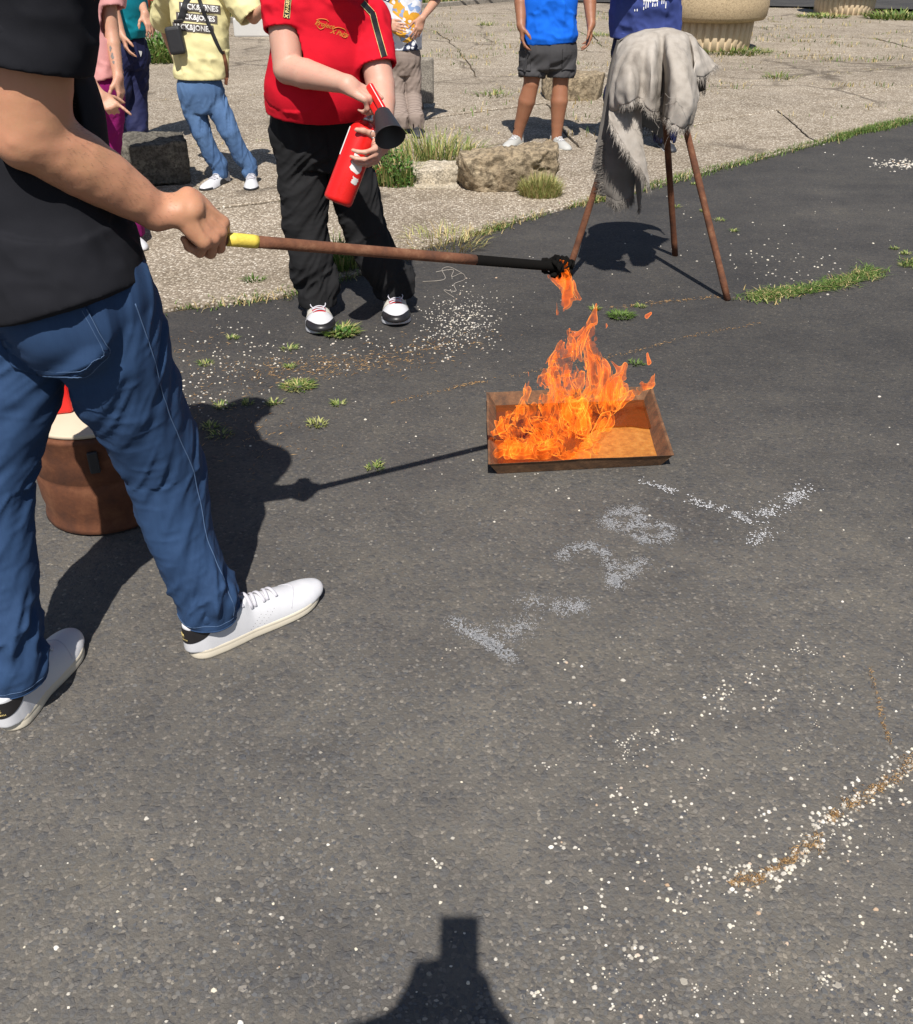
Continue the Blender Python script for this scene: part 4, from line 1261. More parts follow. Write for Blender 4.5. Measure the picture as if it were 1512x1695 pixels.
tag(lid, 'round pale board lying as a lid on the rusty drum', 'lid')
can_c = G(84, 690, .345) + V(0, .05, 0); can_c[2] = .3445 + .06
o = MB().box(can_c + V(-.01, .0, 0), .12, .09, .12, np.stack([unit(V(1, .25, 0)), unit(V(-.25, 1, 0)), V(0, 0, 1)], 1)).build('can', M['red_paint'], None, False)
tag(bevel(o, .012, 3), 'bright red can on the drum lid behind the jeans', 'can')
bx = thing('wooden_box', 'small brown wooden box beside the red can on the drum lid', 'box', V(-1.0, 2.49, .3445))
Rb = np.stack([unit(V(1, -.35, 0)), unit(V(.35, 1, 0)), V(0, 0, 1)], 1)
for dx, dy, sx, sy in ((0, -.045, .13, .008), (0, .045, .13, .008), (-.061, 0, .008, .082), (.061, 0, .008, .082)):
    MB().box(V(-1.0, 2.49, .3445 + .022) + Rb @ V(dx, dy, 0), sx, sy, .044, Rb).build('plank', M['rust'], bx, False)
MB().box(V(-1.0, 2.49, .3445 + .004), .114, .082, .008, Rb).build('bottom', M['rust_dark'], bx, False)

# ------------------------------------------------------------------ stones
def rock(name, label, c, size, rz, mat, seed, amp=.05, n=(34, 20, 16), tilt=0.0, cat='stone', round_=.22):
    sx, sy, sz = size
    nx, ny, nz = n
    vs, fs, ids = [], [], {}
    def vid(i, j, k):
        if (i, j, k) not in ids:
            ids[(i, j, k)] = len(vs); vs.append((i / nx * 2 - 1, j / ny * 2 - 1, k / nz * 2 - 1))
        return ids[(i, j, k)]
    for i in range(nx):
        for j in range(ny):
            for k in (0, nz): fs.append(tuple(vid(*q) for q in ((i, j, k), (i + 1, j, k), (i + 1, j + 1, k), (i, j + 1, k)))[::(1 if k else -1)])
    for i in range(nx):
        for k in range(nz):
            for j in (0, ny): fs.append(tuple(vid(*q) for q in ((i, j, k), (i + 1, j, k), (i + 1, j, k + 1), (i, j, k + 1)))[::(-1 if j else 1)])
    for j in range(ny):
        for k in range(nz):
            for i in (0, nx): fs.append(tuple(vid(*q) for q in ((i, j, k), (i, j + 1, k), (i, j + 1, k + 1), (i, j, k + 1)))[::(1 if i else -1)])
    p = np.array(vs, float)
    q = p / (np.sum(np.abs(p) ** 6, axis=1, keepdims=True) ** (1 / 6)) 
    p = p * (1 - round_) + q * round_ * .98
    w = p * V(sx / 2, sy / 2, sz / 2)
    nn = p / np.linalg.norm(p, axis=1, keepdims=True)
    f1 = fbm(w * 5.0 + seed * 7, seed, 4); f2 = 1 - np.abs(fbm(w * 11 + seed, seed + 3, 3)) * 2; f3 = noise(w * 45, seed + 9)
    w = w + nn * (f1 * amp + (f2 - .6) * amp * .38 + f3 * amp * .10)[:, None]
    pr = np.random.default_rng(seed * 3 + 1)
    for _ in range(8):                                         # broken faces
        d = unit(pr.normal(0, 1, 3) * V(1, 1, .8)); ext_ = np.max(w @ d) * pr.uniform(.74, .95)
        over = np.maximum(0, w @ d - ext_); w = w - over[:, None] * d * .88
    w = w + nn * (fbm(w * 26, seed + 5, 3) * amp * .16)[:, None]
    w[:, 2] -= w[:, 2].min() + sz / 2
    w[:, 2] += sz / 2 + w[:, 0] * tilt
    c_, s_ = math.cos(rz), math.sin(rz)
    w = np.c_[w[:, 0] * c_ - w[:, 1] * s_, w[:, 0] * s_ + w[:, 1] * c_, w[:, 2]] + np.asarray(c)
    w[:, 2] = np.maximum(w[:, 2], .004)
    t = add(name, w, fs, mat)
    # the origin at its foot
    for v in t.data.vertices: v.co -= Vector((c[0], c[1], 0))
    t.location = (c[0], c[1], 0)
    return tag(t, label, cat, 'stones on the concrete')
rock('stone_block', 'large rough limestone block lying on the concrete behind the tripod', G(842, 322) + V(0, .16, 0), (.66, .36, .25), .12, M['stone_a'], 3, .062, (56, 32, 26), .06, round_=.18)
rock('stone', 'small pale limestone lump left of the large block', G(722, 312) + V(0, .13, 0), (.36, .26, .13), .1, M['stone_b'], 8, .03)
rock('stone', 'dark stone shaded by the people behind the bare forearm', G(243, 318) + V(0, .25, 0), (.46, .46, .30), .3, M['stone_c'], 15, .035)
rock('stone_slab', 'low grey brown stone block behind the bare legs', G(957, 172) + V(0, .3, 0), (.66, .50, .25), .05, M['stone_a'], 23, .03)
rock('flat_stone', 'flat stone fragment under the pale limestone lump', G(722, 318) + V(0, .05, 0), (.34, .14, .03), .05, M['stone_b'], 31, .008)

pp_ = G(706, 186)
post = thing('stone_post', 'grey concrete post standing right of the checked trousers', 'post', pp_ + V(0, .07, 0))
o = MB().box(pp_ + V(-.01, .07, .29), .17, .12, .42, np.eye(3)).build('shaft', M['slab_grey'], post, False); bevel(o, .025, 3)
MB().tube([pp_ + V(-.06, .07, -.002), pp_ + V(-.06, .07, .1)], .03, 12).build('foot', M['rust_dark'], post)

# ------------------------------------------------------------------ round planters
def planter(label, c, s):
    t = thing('planter', label, 'planter', c, 'round concrete planters')
    n = 34
    def fl(a, i): return 1 - .055 * max(0.0, math.cos(a * n)) ** .5 if 0 < i < 3 else 1
    MB().lathe([(.50 * s, 0), (.53 * s, .01 * s), (.555 * s, .36 * s), (.50 * s, .37 * s)], c, V(0, 0, 1), n * 8, True, fl).build('fluted_base', M['planter_base'], t, True)
    MB().lathe([(.56 * s, .362 * s), (.67 * s, .385 * s), (.70 * s, .43 * s), (.715 * s, .56 * s), (.70 * s, .74 * s), (.66 * s, .80 * s), (.60 * s, .80 * s), (.57 * s, .70 * s)], c, V(0, 0, 1), 72).build('bowl', M['planter'], t)
    MB().lathe([(.02, .69 * s), (.575 * s, .71 * s)], c, V(0, 0, 1), 40).build('soil', M['soil'], t)
    return t
planter('large round aggregate concrete planter with fluted foot behind the navy shirt', G(1187, 88) + V(0, .55, 0), 1.12)
planter('farther round concrete planter at the top edge by the road', G(1412, 26) + V(0, .55, 0), 1.12)

# ------------------------------------------------------------------ red railing, block and bag in the distance
p0, p1 = G(250, 24), G(727, 12)
rail = thing('railing', 'thin red metal railing along the lawn behind the people', 'railing', p0 * V(1, 1, 0))
dr = unit(p1 - p0)
ntot = int(np.linalg.norm(p1 - p0) / 2.12)
stp = np.linalg.norm(p1 - p0) / ntot
for k in range(-3, ntot + 3):
    b = p0 + dr * stp * k; b[2] = .0
    o = MB().tube([b, b + V(0, 0, 1.0)], .035, 8).build('post', M['red_rail'] if 'red_rail' in M else M.setdefault('red_rail', plain_mat('red_rail_paint', (.42, .07, .035), .6)), rail)
for h in (.28, .62, .98):
    MB().tube([p0 - dr * stp * 3 + V(0, 0, h), p1 + dr * stp * 2 + V(0, 0, h)], .02, 8).build('rail', M['red_rail'], rail)
bp = G(422, 62)
blk = thing('concrete_block', 'white painted block at the lawn edge behind the yellow sleeve', 'block', bp)
bevel(MB().box(bp + V(.0, .2, .15), .7, .35, .30).build('block_body', M['white_paint'], blk, False), .03)
bag = SDF(.02).ell(bp + V(.12, .2, .46), (.26, .15, .17), k=.05).ell(bp + V(.2, .2, .36), (.22, .14, .09), k=.05)
v_, f_ = bag.run()
tag(add('bag', v_ + noise(v_ * 9, 3)[:, None] * .012, f_, M['navy']), 'dark bag lying on the white block behind the yellow sleeve', 'bag')
# ------------------------------------------------------------------ people: shared builders
def hand(S, wrist, f, pn, side, size=1.0, curls=((.5, .6, .4),) * 4, thumb=((.55, .6, .45), (.2, .85, .45), (.05, .9, .4)), spread=.12, wr=.026):
    """palm, four separate fingers and a thumb. f: wrist to knuckles, pn: where the palm faces, side: +1 right hand, -1 left."""
    f = unit(f); pn = unit(pn - f * np.dot(pn, f)); s = np.cross(f, pn) * side
    z = size
    w = np.asarray(wrist, float)
    kn = []
    for o, l in ((.030, .088), (.010, .092), (-.010, .087), (-.028, .077)):
        k = w + f * l * z + s * o * z - pn * (.004 * z * (1 - abs(o) * 20))
        S.seg(w + f * .012 * z + s * o * .62 * z, k, .0150 * z, .0112 * z, s, (1.05, .9), k=.007 * z)
        S.ell(k - pn * .0035 * z - f * .003 * z, (.0095 * z, .011 * z, .0098 * z), np.stack([s, f, pn]), k=.005 * z)
        if S.vox < .006: S.seg(w + f * .018 * z + s * o * .5 * z - pn * .0135 * z, k - pn * .0095 * z - f * .012 * z, .0032 * z, .0036 * z, k=.004 * z)
        kn.append(k)
    S.ell(w + f * .05 * z + pn * .008 * z, (.035 * z, .042 * z, .013 * z), np.stack([s, f, pn]), k=.012 * z)
    S.ell(w + f * .035 * z + s * .022 * z + pn * .01 * z, (.018 * z, .030 * z, .015 * z), np.stack([s, f, pn]), k=.012 * z)
    lens = ((.043, .026, .021), (.047, .030, .022), (.044, .028, .022), (.034, .021, .019))
    tips = []
    for i in range(4):
        p = kn[i]; a = 0
        d0 = unit(f + s * spread * (1.2 - .8 * i))
        for j in range(3):
            a += curls[i][j]
            d = d0 * math.cos(a) + pn * math.sin(a)
            q = p + d * lens[i][j] * z
            r0 = (.0102, .0090, .0080)[j] * z * (.88 if i == 3 else 1); r1 = (.0090, .0080, .0068)[j] * z * (.88 if i == 3 else 1)
            S.seg(p, q, r0, r1, k=.0045 * z)
            p = q
        tips.append(p)
    p = w + f * .022 * z + s * .024 * z + pn * .008 * z
    for j, (l, r0, r1) in enumerate(((.042, .0165, .0125), (.032, .0115, .0105), (.026, .0105, .0082))):
        t_ = thumb[j]
        d = unit(s * t_[0] + f * t_[1] + pn * t_[2]); q = p + d * l * z
        S.seg(p, q, r0 * z, r1 * z, k=.006 * z); p = q
    return kn, tips

def head(S, c, face, up, size=1.0):
    f = unit(face); u = unit(np.asarray(up) - f * np.dot(up, f)); r = np.cross(f, u)
    B = np.stack([r, f, u]); z = size
    L = lambda a, b, d: np.asarray(c) + (r * a + f * b + u * d) * z
    S.ell(L(0, -.012, .03), (.075 * z, .094 * z, .088 * z), B, k=.03)
    S.ell(L(0, .030, -.045), (.058 * z, .062 * z, .072 * z), B, k=.035)
    S.ell(L(0, .058, -.095), (.028 * z, .026 * z, .022 * z), B, k=.03)             # chin
    S.seg(L(0, .088, .022), L(0, .112, -.018), .010 * z, .014 * z, k=.010)            # nose
    S.ell(L(.014, .098, -.024), (.009 * z, .009 * z, .008 * z), B, k=.006); S.ell(L(-.014, .098, -.024), (.009 * z, .009 * z, .008 * z), B, k=.006)
    S.seg(L(-.042, .074, .036), L(.042, .074, .036), .010 * z, .010 * z, k=.014)      # brow
    S.ell(L(.034, .092, .012), (.017 * z, .014 * z, .011 * z), B, op=-1); S.ell(L(-.034, .092, .012), (.017 * z, .014 * z, .011 * z), B, op=-1)
    S.seg(L(-.022, .086, -.052), L(.022, .086, -.052), .0068 * z, .0068 * z, k=.006); S.seg(L(-.018, .084, -.066), L(.018, .084, -.066), .0085 * z, .0085 * z, k=.006)
    S.ell(L(0, .096, -.059), (.022 * z, .010 * z, .0016 * z), B, op=-1)
    for q in (-1, 1):
        S.ell(L(.074 * q, -.014, .0), (.010 * z, .019 * z, .032 * z), B, k=.008)
    return f, u, r

def face_parts(root, c, face, up, hair_mat, size=1.0, hair_len=.0, vox=.006):
    f = unit(face); u = unit(np.asarray(up) - f * np.dot(up, f)); r = np.cross(f, u); z = size
    B = np.stack([r, f, u])
    L = lambda a, b, d: np.asarray(c) + (r * a + f * b + u * d) * z
    for q in (-1, 1):
        MB().lathe([(.0115 * z * math.sin(a), -.0115 * z * math.cos(a)) for a in np.linspace(.05, 3.09, 9)], L(.034 * q, .074, .012), f, 14).build('eye', M['eye'], root)
        MB().lathe([(.0055 * z, .0), (.005 * z, .0012), (.001, .0016)], L(.034 * q, .0848, .012), f, 12).build('iris', M['iris'], root)
    S = SDF(vox)
    S.ell(L(0, -.022, .042), (.083 * z, .098 * z, .093 * z), B, cuts=[(L(0, .072, .05), unit(f * .8 - u * .7)), (L(0, 0, -.05 - hair_len), -u)])
    S.ell(L(0, .06, -.06), (.062 * z, .075 * z, .12 * z), B, op=-1)
    v, fc = S.run()
    v = v + normals_of(v, fc) * (noise(v * V(60, 60, 30), 3) * .004)[:, None]
    add('hair', v, fc, hair_mat, root)

def folds_legs(v, f, bones, amp=.006, seed=0, ankle=None, knee=None, crotch=None, diag=.5, fine=.0012, planes=()):
    n = normals_of(v, f)
    al, bi, off, ax = along_bones(v, bones)
    o = unit_rows(off)
    # long soft creases running round the leg, slanted, crowding near knee and hem
    q = np.c_[o * .55, al * 13.0 + (o[:, 0] + o[:, 1]) * diag * 1.2]
    a1 = noise(np.c_[q[:, 0] * 1.1, q[:, 1] * 1.1, q[:, 3]], seed)
    a2 = noise(np.c_[q[:, 0] * 1.6 + 7, q[:, 1] * 1.6, q[:, 3] * 2.1 + o[:, 0] * 1.5], seed + 1)
    h = (1 - np.abs(a1) * 2.6) * .7 + (1 - np.abs(a2) * 2.6) * .45
    w = np.full(len(v), .35)
    for c, s, k in ([ (ankle[0], ankle[1], ankle[2]) ] if ankle else []) + ([knee] if knee else []) + ([crotch] if crotch else []):
        w += k * np.exp(-((al - c) / s) ** 2)
    d = h * amp * np.minimum(w, 2.2)
    if ankle:
        e = np.exp(-((al - ankle[0]) / ankle[1]) ** 2)
        a3 = 1 - np.abs(noise(np.c_[o[:, 0] * 1.2, o[:, 1] * 1.2, al * 22 + o[:, 0] * .9 + noise(v * 5, seed + 6) * .8], seed + 5)) * 2.4
        d += e * a3 * amp * .8 * np.minimum(1.2, ankle[2])
    a4 = noise(np.c_[o[:, 0] * 2.2, o[:, 1] * 2.2, al * 46 + o[:, 1] * 2], seed + 8)
    d += fine * (1 - np.abs(a4) * 2)
    d += noise(v * 10, seed + 11) * amp * .5
    d *= fade_at(v, planes, .025)
    return v + n * d[:, None]
def unit_rows(a): return a / (np.linalg.norm(a, axis=1, keepdims=True) + 1e-9)

def fade_at(v, planes, w=.05):
    k = np.ones(len(v))
    for c, nn in planes:
        d = -((v - c) @ unit(nn)); near = np.linalg.norm(v - c, axis=1) < .3
        k = np.where(near, np.minimum(k, np.clip(d / w, .12, 1)), k)
    return k
def folds_shirt(v, f, amp=.006, seed=0, vert=(9, 9, 2.6), planes=()):
    n = normals_of(v, f)
    h = (1 - np.abs(noise(v * V(*vert) + seed, seed)) * 2.4) * .6 + (1 - np.abs(noise(v * V(*vert) * 2.0 + V(0, 0, 2) + v[:, [2]] * 4, seed + 1)) * 2.4) * .4
    d = (h * amp + noise(v * 7, seed + 2) * amp * .8 + noise(v * 34, seed + 4) * amp * .10 + (1 - np.abs(noise(v * V(19, 19, 7) + v[:, [2]] * 9, seed + 6)) * 2.4) * amp * .26) * fade_at(v, planes)
    return v + n * d[:, None]

# ------------------------------------------------------------------ shoes
def shoe(root, heel, toe, W, mats, vox=.004, lift=0.0, style='low', laces=6, name='shoe', collar=.088, sole_h=.026, lean=(0, 0)):
    """upper, sole, tongue, laces. heel and toe: points of the sole's back and front edge on the ground."""
    heel = np.asarray(heel, float); toe = np.asarray(toe, float)
    Lg = np.linalg.norm(toe - heel); f = (toe - heel) / Lg
    s = unit(np.cross(f, V(0, 0, 1))); u = np.cross(s, f)       # s: to the shoe's right
    P = lambda a, b, c: heel + f * a * Lg + s * b * W + u * c
    def hw(t):
        if t < .13: return .345 * math.sqrt(max(0, 1 - ((.13 - t) / .13) ** 2))
        if t > .78: return .482 * math.sqrt(max(0, 1 - ((t - .78) / .22) ** 2.2))
        return float(np.interp(t, [.13, .22, .42, .6, .72, .78], [.345, .37, .365, .445, .48, .482]))
    def cx(t): return np.interp(t, [0, .35, .7, 1], [0, .02, -.02, -.06]) * mats.get('mirror', 1)
    ts = np.r_[0, .004, .012, .025, .045, .07, np.linspace(.1, .9, 22), .925, .95, .97, .985, .995, 1.0]
    out = [(t, cx(t) + hw(t)) for t in ts] + [(t, cx(t) - hw(t)) for t in ts[::-1][1:-1]]
    n = len(out)
    spring = lambda t: .010 * max(0, (t - .72) / .28) ** 2
    vs, fs = [], []
    prof = [(.93, 0), (.985, .003), (1.0, .007), (.995, sole_h * .62), (.988, sole_h * .66), (1.0, sole_h * .70), (.985, sole_h - .002), (.95, sole_h)]
    for k, h in prof:
        for t, b in out:
            tt = .5 + (t - .5) * (1 - (1 - k) * W / Lg); vs.append(P(tt, cx(t) + (b - cx(t)) * k, h * (1.12 - .22 * t) + spring(t)))
    for i in range(len(prof) - 1):
        for k in range(n):
            k2 = (k + 1) % n; fs.append((i * n + k, i * n + k2, (i + 1) * n + k2, (i + 1) * n + k))
    fs.append(tuple(range(n - 1, -1, -1))); fs.append(tuple((len(prof) - 1) * n + k for k in range(n)))
    sh = add(name, vs, fs, mats['sole'], root)
    S = SDF(vox)
    B = np.stack([f, s, u])
    base = sole_h * .85
    cut = [(P(0, 0, base), -u)]
    # vamp and heel as stacked slices
    tt = np.linspace(.05, .945, 15)
    hh = np.interp(tt, [.05, .2, .34, .46, .6, .75, .88, .95], [collar, collar * .96, collar * .98, collar * .94, collar * .86, .068, .058, .044])
    for a, b, h0, h1 in zip(tt[:-1], tt[1:], hh[:-1], hh[1:]):
        for (q, k) in ((.0, 1),):
            wa, wb = max(.05, hw(a) * .93) * W, max(.05, hw(b) * .93) * W
            ma, mb_ = np.interp([a, b], [.05, .24, .44], [2.2, 2.2, 1.0])
            S.seg(P(a, cx(a), base * .8), P(b, cx(b), base * .8 + spring(b)), 1.0 * wa, 1.0 * wb, s, (1, (h0 - base * .8) * ma / wa), (1, (h1 - base * .8) * mb_ / wb), k=.008, cuts=cut + ([(P(.10, 0, collar), unit(u + f * .10))] if a < .19 else [(P(.24, 0, collar * .86), unit(u - f * .32))] if a < .44 else []))
    S.seg(P(.205, cx(.2), collar + .06), P(.21, cx(.2), base + .04), .036, .034, f, (1.18, .86), (1.1, .80), op=-1)
    S.seg(P(.29, cx(.27), collar + .06), P(.33, cx(.3), collar * .78), .032, .024, f, (1.2, .9), (1.2, .8), op=-1)
    v, fc = S.run()
    v = smooth_mesh(v, fc, 3)
    up_ = add('upper', v, fc, mats['upper'], sh)
    tr = bvh(v, fc)
    def patch(nm, mat, t0, t1, h0, h1, sd, off=.0016, nu=18, nv=8, top=None):
        pts = []; fs2 = []
        for j in range(nv + 1):
            for i in range(nu + 1):
                t = t0 + (t1 - t0) * i / nu
                ha, hb = (h0(t), h1(t))
                p = P(t, cx(t) + sd * 1.2, ha + (hb - ha) * j / nv)
                hit, nn, _, _ = tr.ray_cast(Vector(p), Vector(-s * sd))
                if hit is None:
                    hit, nn, _, _ = tr.find_nearest(Vector(p))
                if nn.dot(Vector(s * sd)) < 0: nn = -nn
                pts.append(np.array(hit) + np.array(nn) * off)
        for j in range(nv):
            for i in range(nu):
                a = j * (nu + 1) + i; fs2.append((a, a + 1, a + nu + 2, a + nu + 1))
        return add(nm, pts, fs2, mat, sh)
    def heel_patch(nm, mat, off=.0016, h0=.55, h1=.98, span=1.15, droop=.25, nu=26, nv=8):
        pts, fs2 = [], []
        c = P(.17, cx(.17), 0)
        for j in range(nv + 1):
            for i in range(nu + 1):
                a = (i / nu * 2 - 1) * span
                d = -f * math.cos(a) + s * math.sin(a)
                lo_ = collar * (h0 + droop * (abs(a) / span) ** 2); hi_ = collar * (h1 - .10 * (abs(a) / span) ** 1.5)
                p = c + u * (lo_ + (hi_ - lo_) * j / nv) + d * .2
                hit, nn, _, _ = tr.ray_cast(Vector(p), Vector(-d))
                if hit is None: hit, nn, _, _ = tr.find_nearest(Vector(p))
                if nn.dot(Vector(d)) < 0: nn = -nn
                pts.append(np.array(hit) + np.array(nn) * off)
        for j in range(nv):
            for i in range(nu):
                a = j * (nu + 1) + i; fs2.append((a, a + 1, a + nu + 2, a + nu + 1))
        return add(nm, pts, fs2, mat, sh)
    if laces:
        # tongue and laces over the instep
        tp = []
        for j in range(9):
            for i in range(7):
                t = .28 + .10 * j / 8; b = (i / 6 - .5) * .46
                tp.append(P(t - .07 * (1 - j / 8), cx(t) + b, collar * .93 + .030 * (1 - j / 8) - (b * 2) ** 2 * .010))
        tf_ = [(j * 7 + i, j * 7 + i + 1, (j + 1) * 7 + i + 1, (j + 1) * 7 + i) for j in range(8) for i in range(6)]
        tg = add('tongue', tp, tf_, mats.get('tongue', mats['upper']), sh)
        m = tg.modifiers.new('t', 'SOLIDIFY'); m.thickness = .006; m.offset = 0
        mb = MB()
        def on_top(t, b):
            p = P(t, cx(t) + b, .2)
            hit, nn, _, _ = tr.ray_cast(Vector(p), Vector(-u))
            return np.array(hit) if hit is not None else P(t, cx(t) + b, .07)
        for k in range(laces):
            t = .385 + .245 * k / max(1, laces - 1); hwid = .26 - .012 * k
            pts = []
            for q in np.linspace(-1, 1, 11):
                p = on_top(t + .012 * q * (1 if k % 2 else -1), hwid * q)
                pts.append(p + u * (.0030 + .0035 * (1 - q * q)))
            mb.tube(pts, .0046, 8, sq=.5, up=u)
        mb.build('lace', mats.get('lace', M['lace']), sh)
    return dict(obj=sh, P=P, patch=patch, heel_patch=heel_patch, tree=tr, f=f, s=s, u=u, W=W, L=Lg, cx=cx)

WHITE = dict(upper=M['white_leather'], sole=M['cream_rubber'])

def arm_hair(root, v, f, a, b, n, seed):
    ab = b - a; L = np.linalg.norm(ab); z = ab / L
    t = (v - a) @ z; d = np.linalg.norm(v - a - t[:, None] * z, axis=1)
    idx = np.where((t > -.02) & (t < L * .97) & (d < .085))[0]
    nn = normals_of(v, f); r_ = np.random.default_rng(seed); mb = MB()
    for i in r_.choice(idx, min(n, len(idx)), replace=False):
        dr = unit(z * .9 + nn[i] * .35 + r_.normal(0, .3, 3)); ln = r_.uniform(.004, .009); sd_ = unit(np.cross(dr, nn[i])) * .00016
        p = v[i]; q = p + dr * ln * .6 + nn[i] * .0012
        mb.put([p - sd_, p + sd_, q + sd_ * .7, q - sd_ * .7, p + dr * ln], [(0, 1, 2, 3), (3, 2, 4)])
    tag(mb.build('arm_hair', M['arm_hair'], root, False), kind='stuff')

# ------------------------------------------------------------------ the man with the torch
def front_man():
    f = unit(V(.72, .69, 0)); r = unit(V(.69, -.72, 0))            # facing, and his right
    heelR, toeR = G(316, 1087), G(528, 986)
    heelL, toeL = G(14, 1212), G(118, 1068)
    root = thing('person', 'person in black t-shirt, dark blue jeans and white sneakers holding the torch in the foreground', 'person', V(-.82, 1.72, 0))
    skin, body = M['skin'], SDF(.0042)
    hipR, hipL = V(-.725, 1.735, .93), V(-.895, 1.845, .93)
    kneeR, kneeL = J(272, 770, 1.845), J(-20, 800, 1.69)
    ankR, ankL = heelR + unit(toeR - heelR) * .075 + V(0, 0, .10), heelL + unit(toeL - heelL) * .07 + V(0, 0, .10)
    shR, shL, neck = V(-.70, 1.655, 1.53), V(-1.0, 1.99, 1.53), V(-.835, 1.835, 1.60)
    elb, wri = J(54, 222, 1.635), J(258, 350, 1.755)
    hd = V(-.82, 1.87, 1.775)
    face = unit(V(.80, .40, -.38))
    # torso under the clothes
    body.chain([V(-.82, 1.79, .88), V(-.83, 1.80, 1.1), V(-.84, 1.815, 1.35), V(-.84, 1.825, 1.5)], [.10, .10, .115, .10], k=.03, x=r, es=[(1.3, .95)] * 4)
    body.seg(neck - V(0, 0, .06), hd - V(0, 0, .06), .062, .056, k=.03)
    head(body, hd, face, V(0, 0, 1))
    body.chain([hipR, kneeR, ankR, ankR - V(0, 0, .04)], [.07, .05, .036, .034], k=.02); body.chain([hipL, kneeL, ankL, ankL - V(0, 0, .04)], [.07, .05, .036, .034], k=.02)
    # right arm: thick upper arm, forearm swelling below the elbow
    ax = unit(wri - elb)
    body.seg(shR, elb, .076, .064, k=.02)
    body.seg(shR * .45 + elb * .55 - ax * .012, elb * .8 + shR * .2 - ax * .012, .062, .054, k=.02)
    m1 = elb + (wri - elb) * .28; m2 = elb + (wri - elb) * .62; dn = unit(np.cross(ax, V(.2, 1, 0)))
    body.ell(elb - ax * .012 + V(-.012, -.012, -.018), (.038, .038, .038), k=.03)
    fa = [elb + (wri - elb) * q for q in (0, .18, .36, .56, .78, 1.0)]
    for q, (r0, r1) in enumerate(zip((.058, .061, .0605, .055, .046), (.061, .0605, .055, .046, .035))): body.seg(fa[q], fa[q + 1], r0, r1, V(0, 0, 1), (1, 1), (1, .96), k=.004)
    # left arm bent at his far side
    eL, wL = V(-1.10, 2.12, 1.22), V(-.92, 2.22, 1.05)
    body.chain([shL, eL, wL], [.055, .046, .030], k=.02)
    hand(body, wL, unit(wL - eL), r * -1, -1)
    # right hand round the rod: knuckles to the right and below, thumb lying over the rod
    a = rd_; c = V(0, -.30, -1.0); w = unit(c - a * np.dot(c, a))
    nn_ = np.cross(a, w); hf = unit(a * .76 + w * .62 + nn_ * .10); pn = unit(nn_ * .86 + w * .42 - hf * np.dot(nn_ * .86 + w * .42, hf)); hs = np.cross(hf, pn)
    grip = ra + rd_ * .034
    wst = grip - hf * .104 - pn * .026 - hs * .004
    body.seg(wri, wst + hf * .025, .038, .031, hs, (1.0, .92), (1.08, .80), k=.010)
    hand(body, wst, hf, pn, 1, 1.15, ((.62, 1.55, 1.0), (.78, 1.55, 1.0), (.92, 1.5, 1.0), (1.05, 1.45, .9)), ((.35, .70, .62), (.30, .90, .30), (.20, .95, .05)), .05)
    v, fc = body.run()
    keep = np.clip((np.linalg.norm(v - (wst + hf * .06), axis=1) - .085) / .05, 0, 1) * np.clip((np.linalg.norm(v - hd, axis=1) - .16) / .04, 0, 1) * np.clip((np.linalg.norm(v - wL, axis=1) - .2) / .04, 0, 1)
    v = v * (1 - keep[:, None]) + smooth_mesh(v, fc, 60) * keep[:, None]
    v = v + normals_of(v, fc) * (noise(v * 60, 5) * .0006 + noise(v * 16, 6) * .0012)[:, None]
    add('body', v, fc, skin, root)
    arm_hair(root, v, fc, elb + (wst - elb) * .2, wst, 800, 3)
    face_parts(root, hd, face, V(0, 0, 1), M['hair'])
    # ---- jeans
    S = SDF(.0048)
    hemR = ankR + V(-.008, .0, -.010); hemL = ankL + V(0, 0, -.006)
    up = V(0, 0, 1)
    pel = V(-.825, 1.785, .99)
    S.seg(V(-.835, 1.79, 1.10), pel, .150, .152, r, (1.22, .86), (1.24, .92), k=.02)
    S.seg(pel, V(-.82, 1.79, .945), .152, .132, r, (1.24, .92), (1.24, .95), k=.03)
    S.ell(hipR + V(-.035, -.055, -.005), (.112, .105, .125), k=.05); S.ell(hipL + V(-.055, -.04, -.005), (.112, .105, .125), k=.05)
    dR = unit(kneeR - ankR)
    S.chain([hipR + V(0, .0, .02), hipR * .5 + kneeR * .5 + V(-.012, 0, 0), kneeR, kneeR * .55 + ankR * .45 + V(-.02, 0, 0), ankR + V(-.006, 0, .05), hemR], [.112, .106, .090, .078, .069, .066], k=.010,
            cuts=[(hemR, -unit(V(.10, .0, 1)))])
    S.chain([hipL + V(0, 0, .02), hipL * .5 + kneeL * .5, kneeL, kneeL * .55 + ankL * .45, ankL + V(0, 0, .05), hemL], [.110, .100, .085, .076, .070, .068], k=.010, cuts=[(hemL, -up)])
    S.seg(hemR - V(0, 0, .02), hemR + V(0, 0, .035), .058, .057, op=-1); S.seg(hemL - V(0, 0, .02), hemL + V(0, 0, .03), .060, .059, op=-1)
    v, fc = S.run()
    la = np.linalg.norm(kneeR - hipR); lb = np.linalg.norm(ankR - kneeR)
    bones = [(hipR, kneeR, 0), (kneeR, ankR, la), (hipL, kneeL, 5), (kneeL, ankL, 5 + la)]
    al, bi, off, axs = along_bones(v, bones)
    v1 = folds_legs(v, fc, bones[:2] + [(bones[2][0], bones[2][1], 0), (bones[3][0], bones[3][1], la)], .0085, 71, (la + lb - .06, .07, 1.3), (la - .03, .10, .8), (.10, .13, 1.2), .9, .0013, [(hemR, V(0, 0, -1)), (hemL, V(0, 0, -1))])
    v1 = smooth_mesh(v1, fc, 1, .35)
    for hm in (hemR, hemL):                                    # a straight turned-up hem
        pass
    jeans = add('jeans', v1, fc, M['denim'], root)
    tj = bvh(v1, fc)
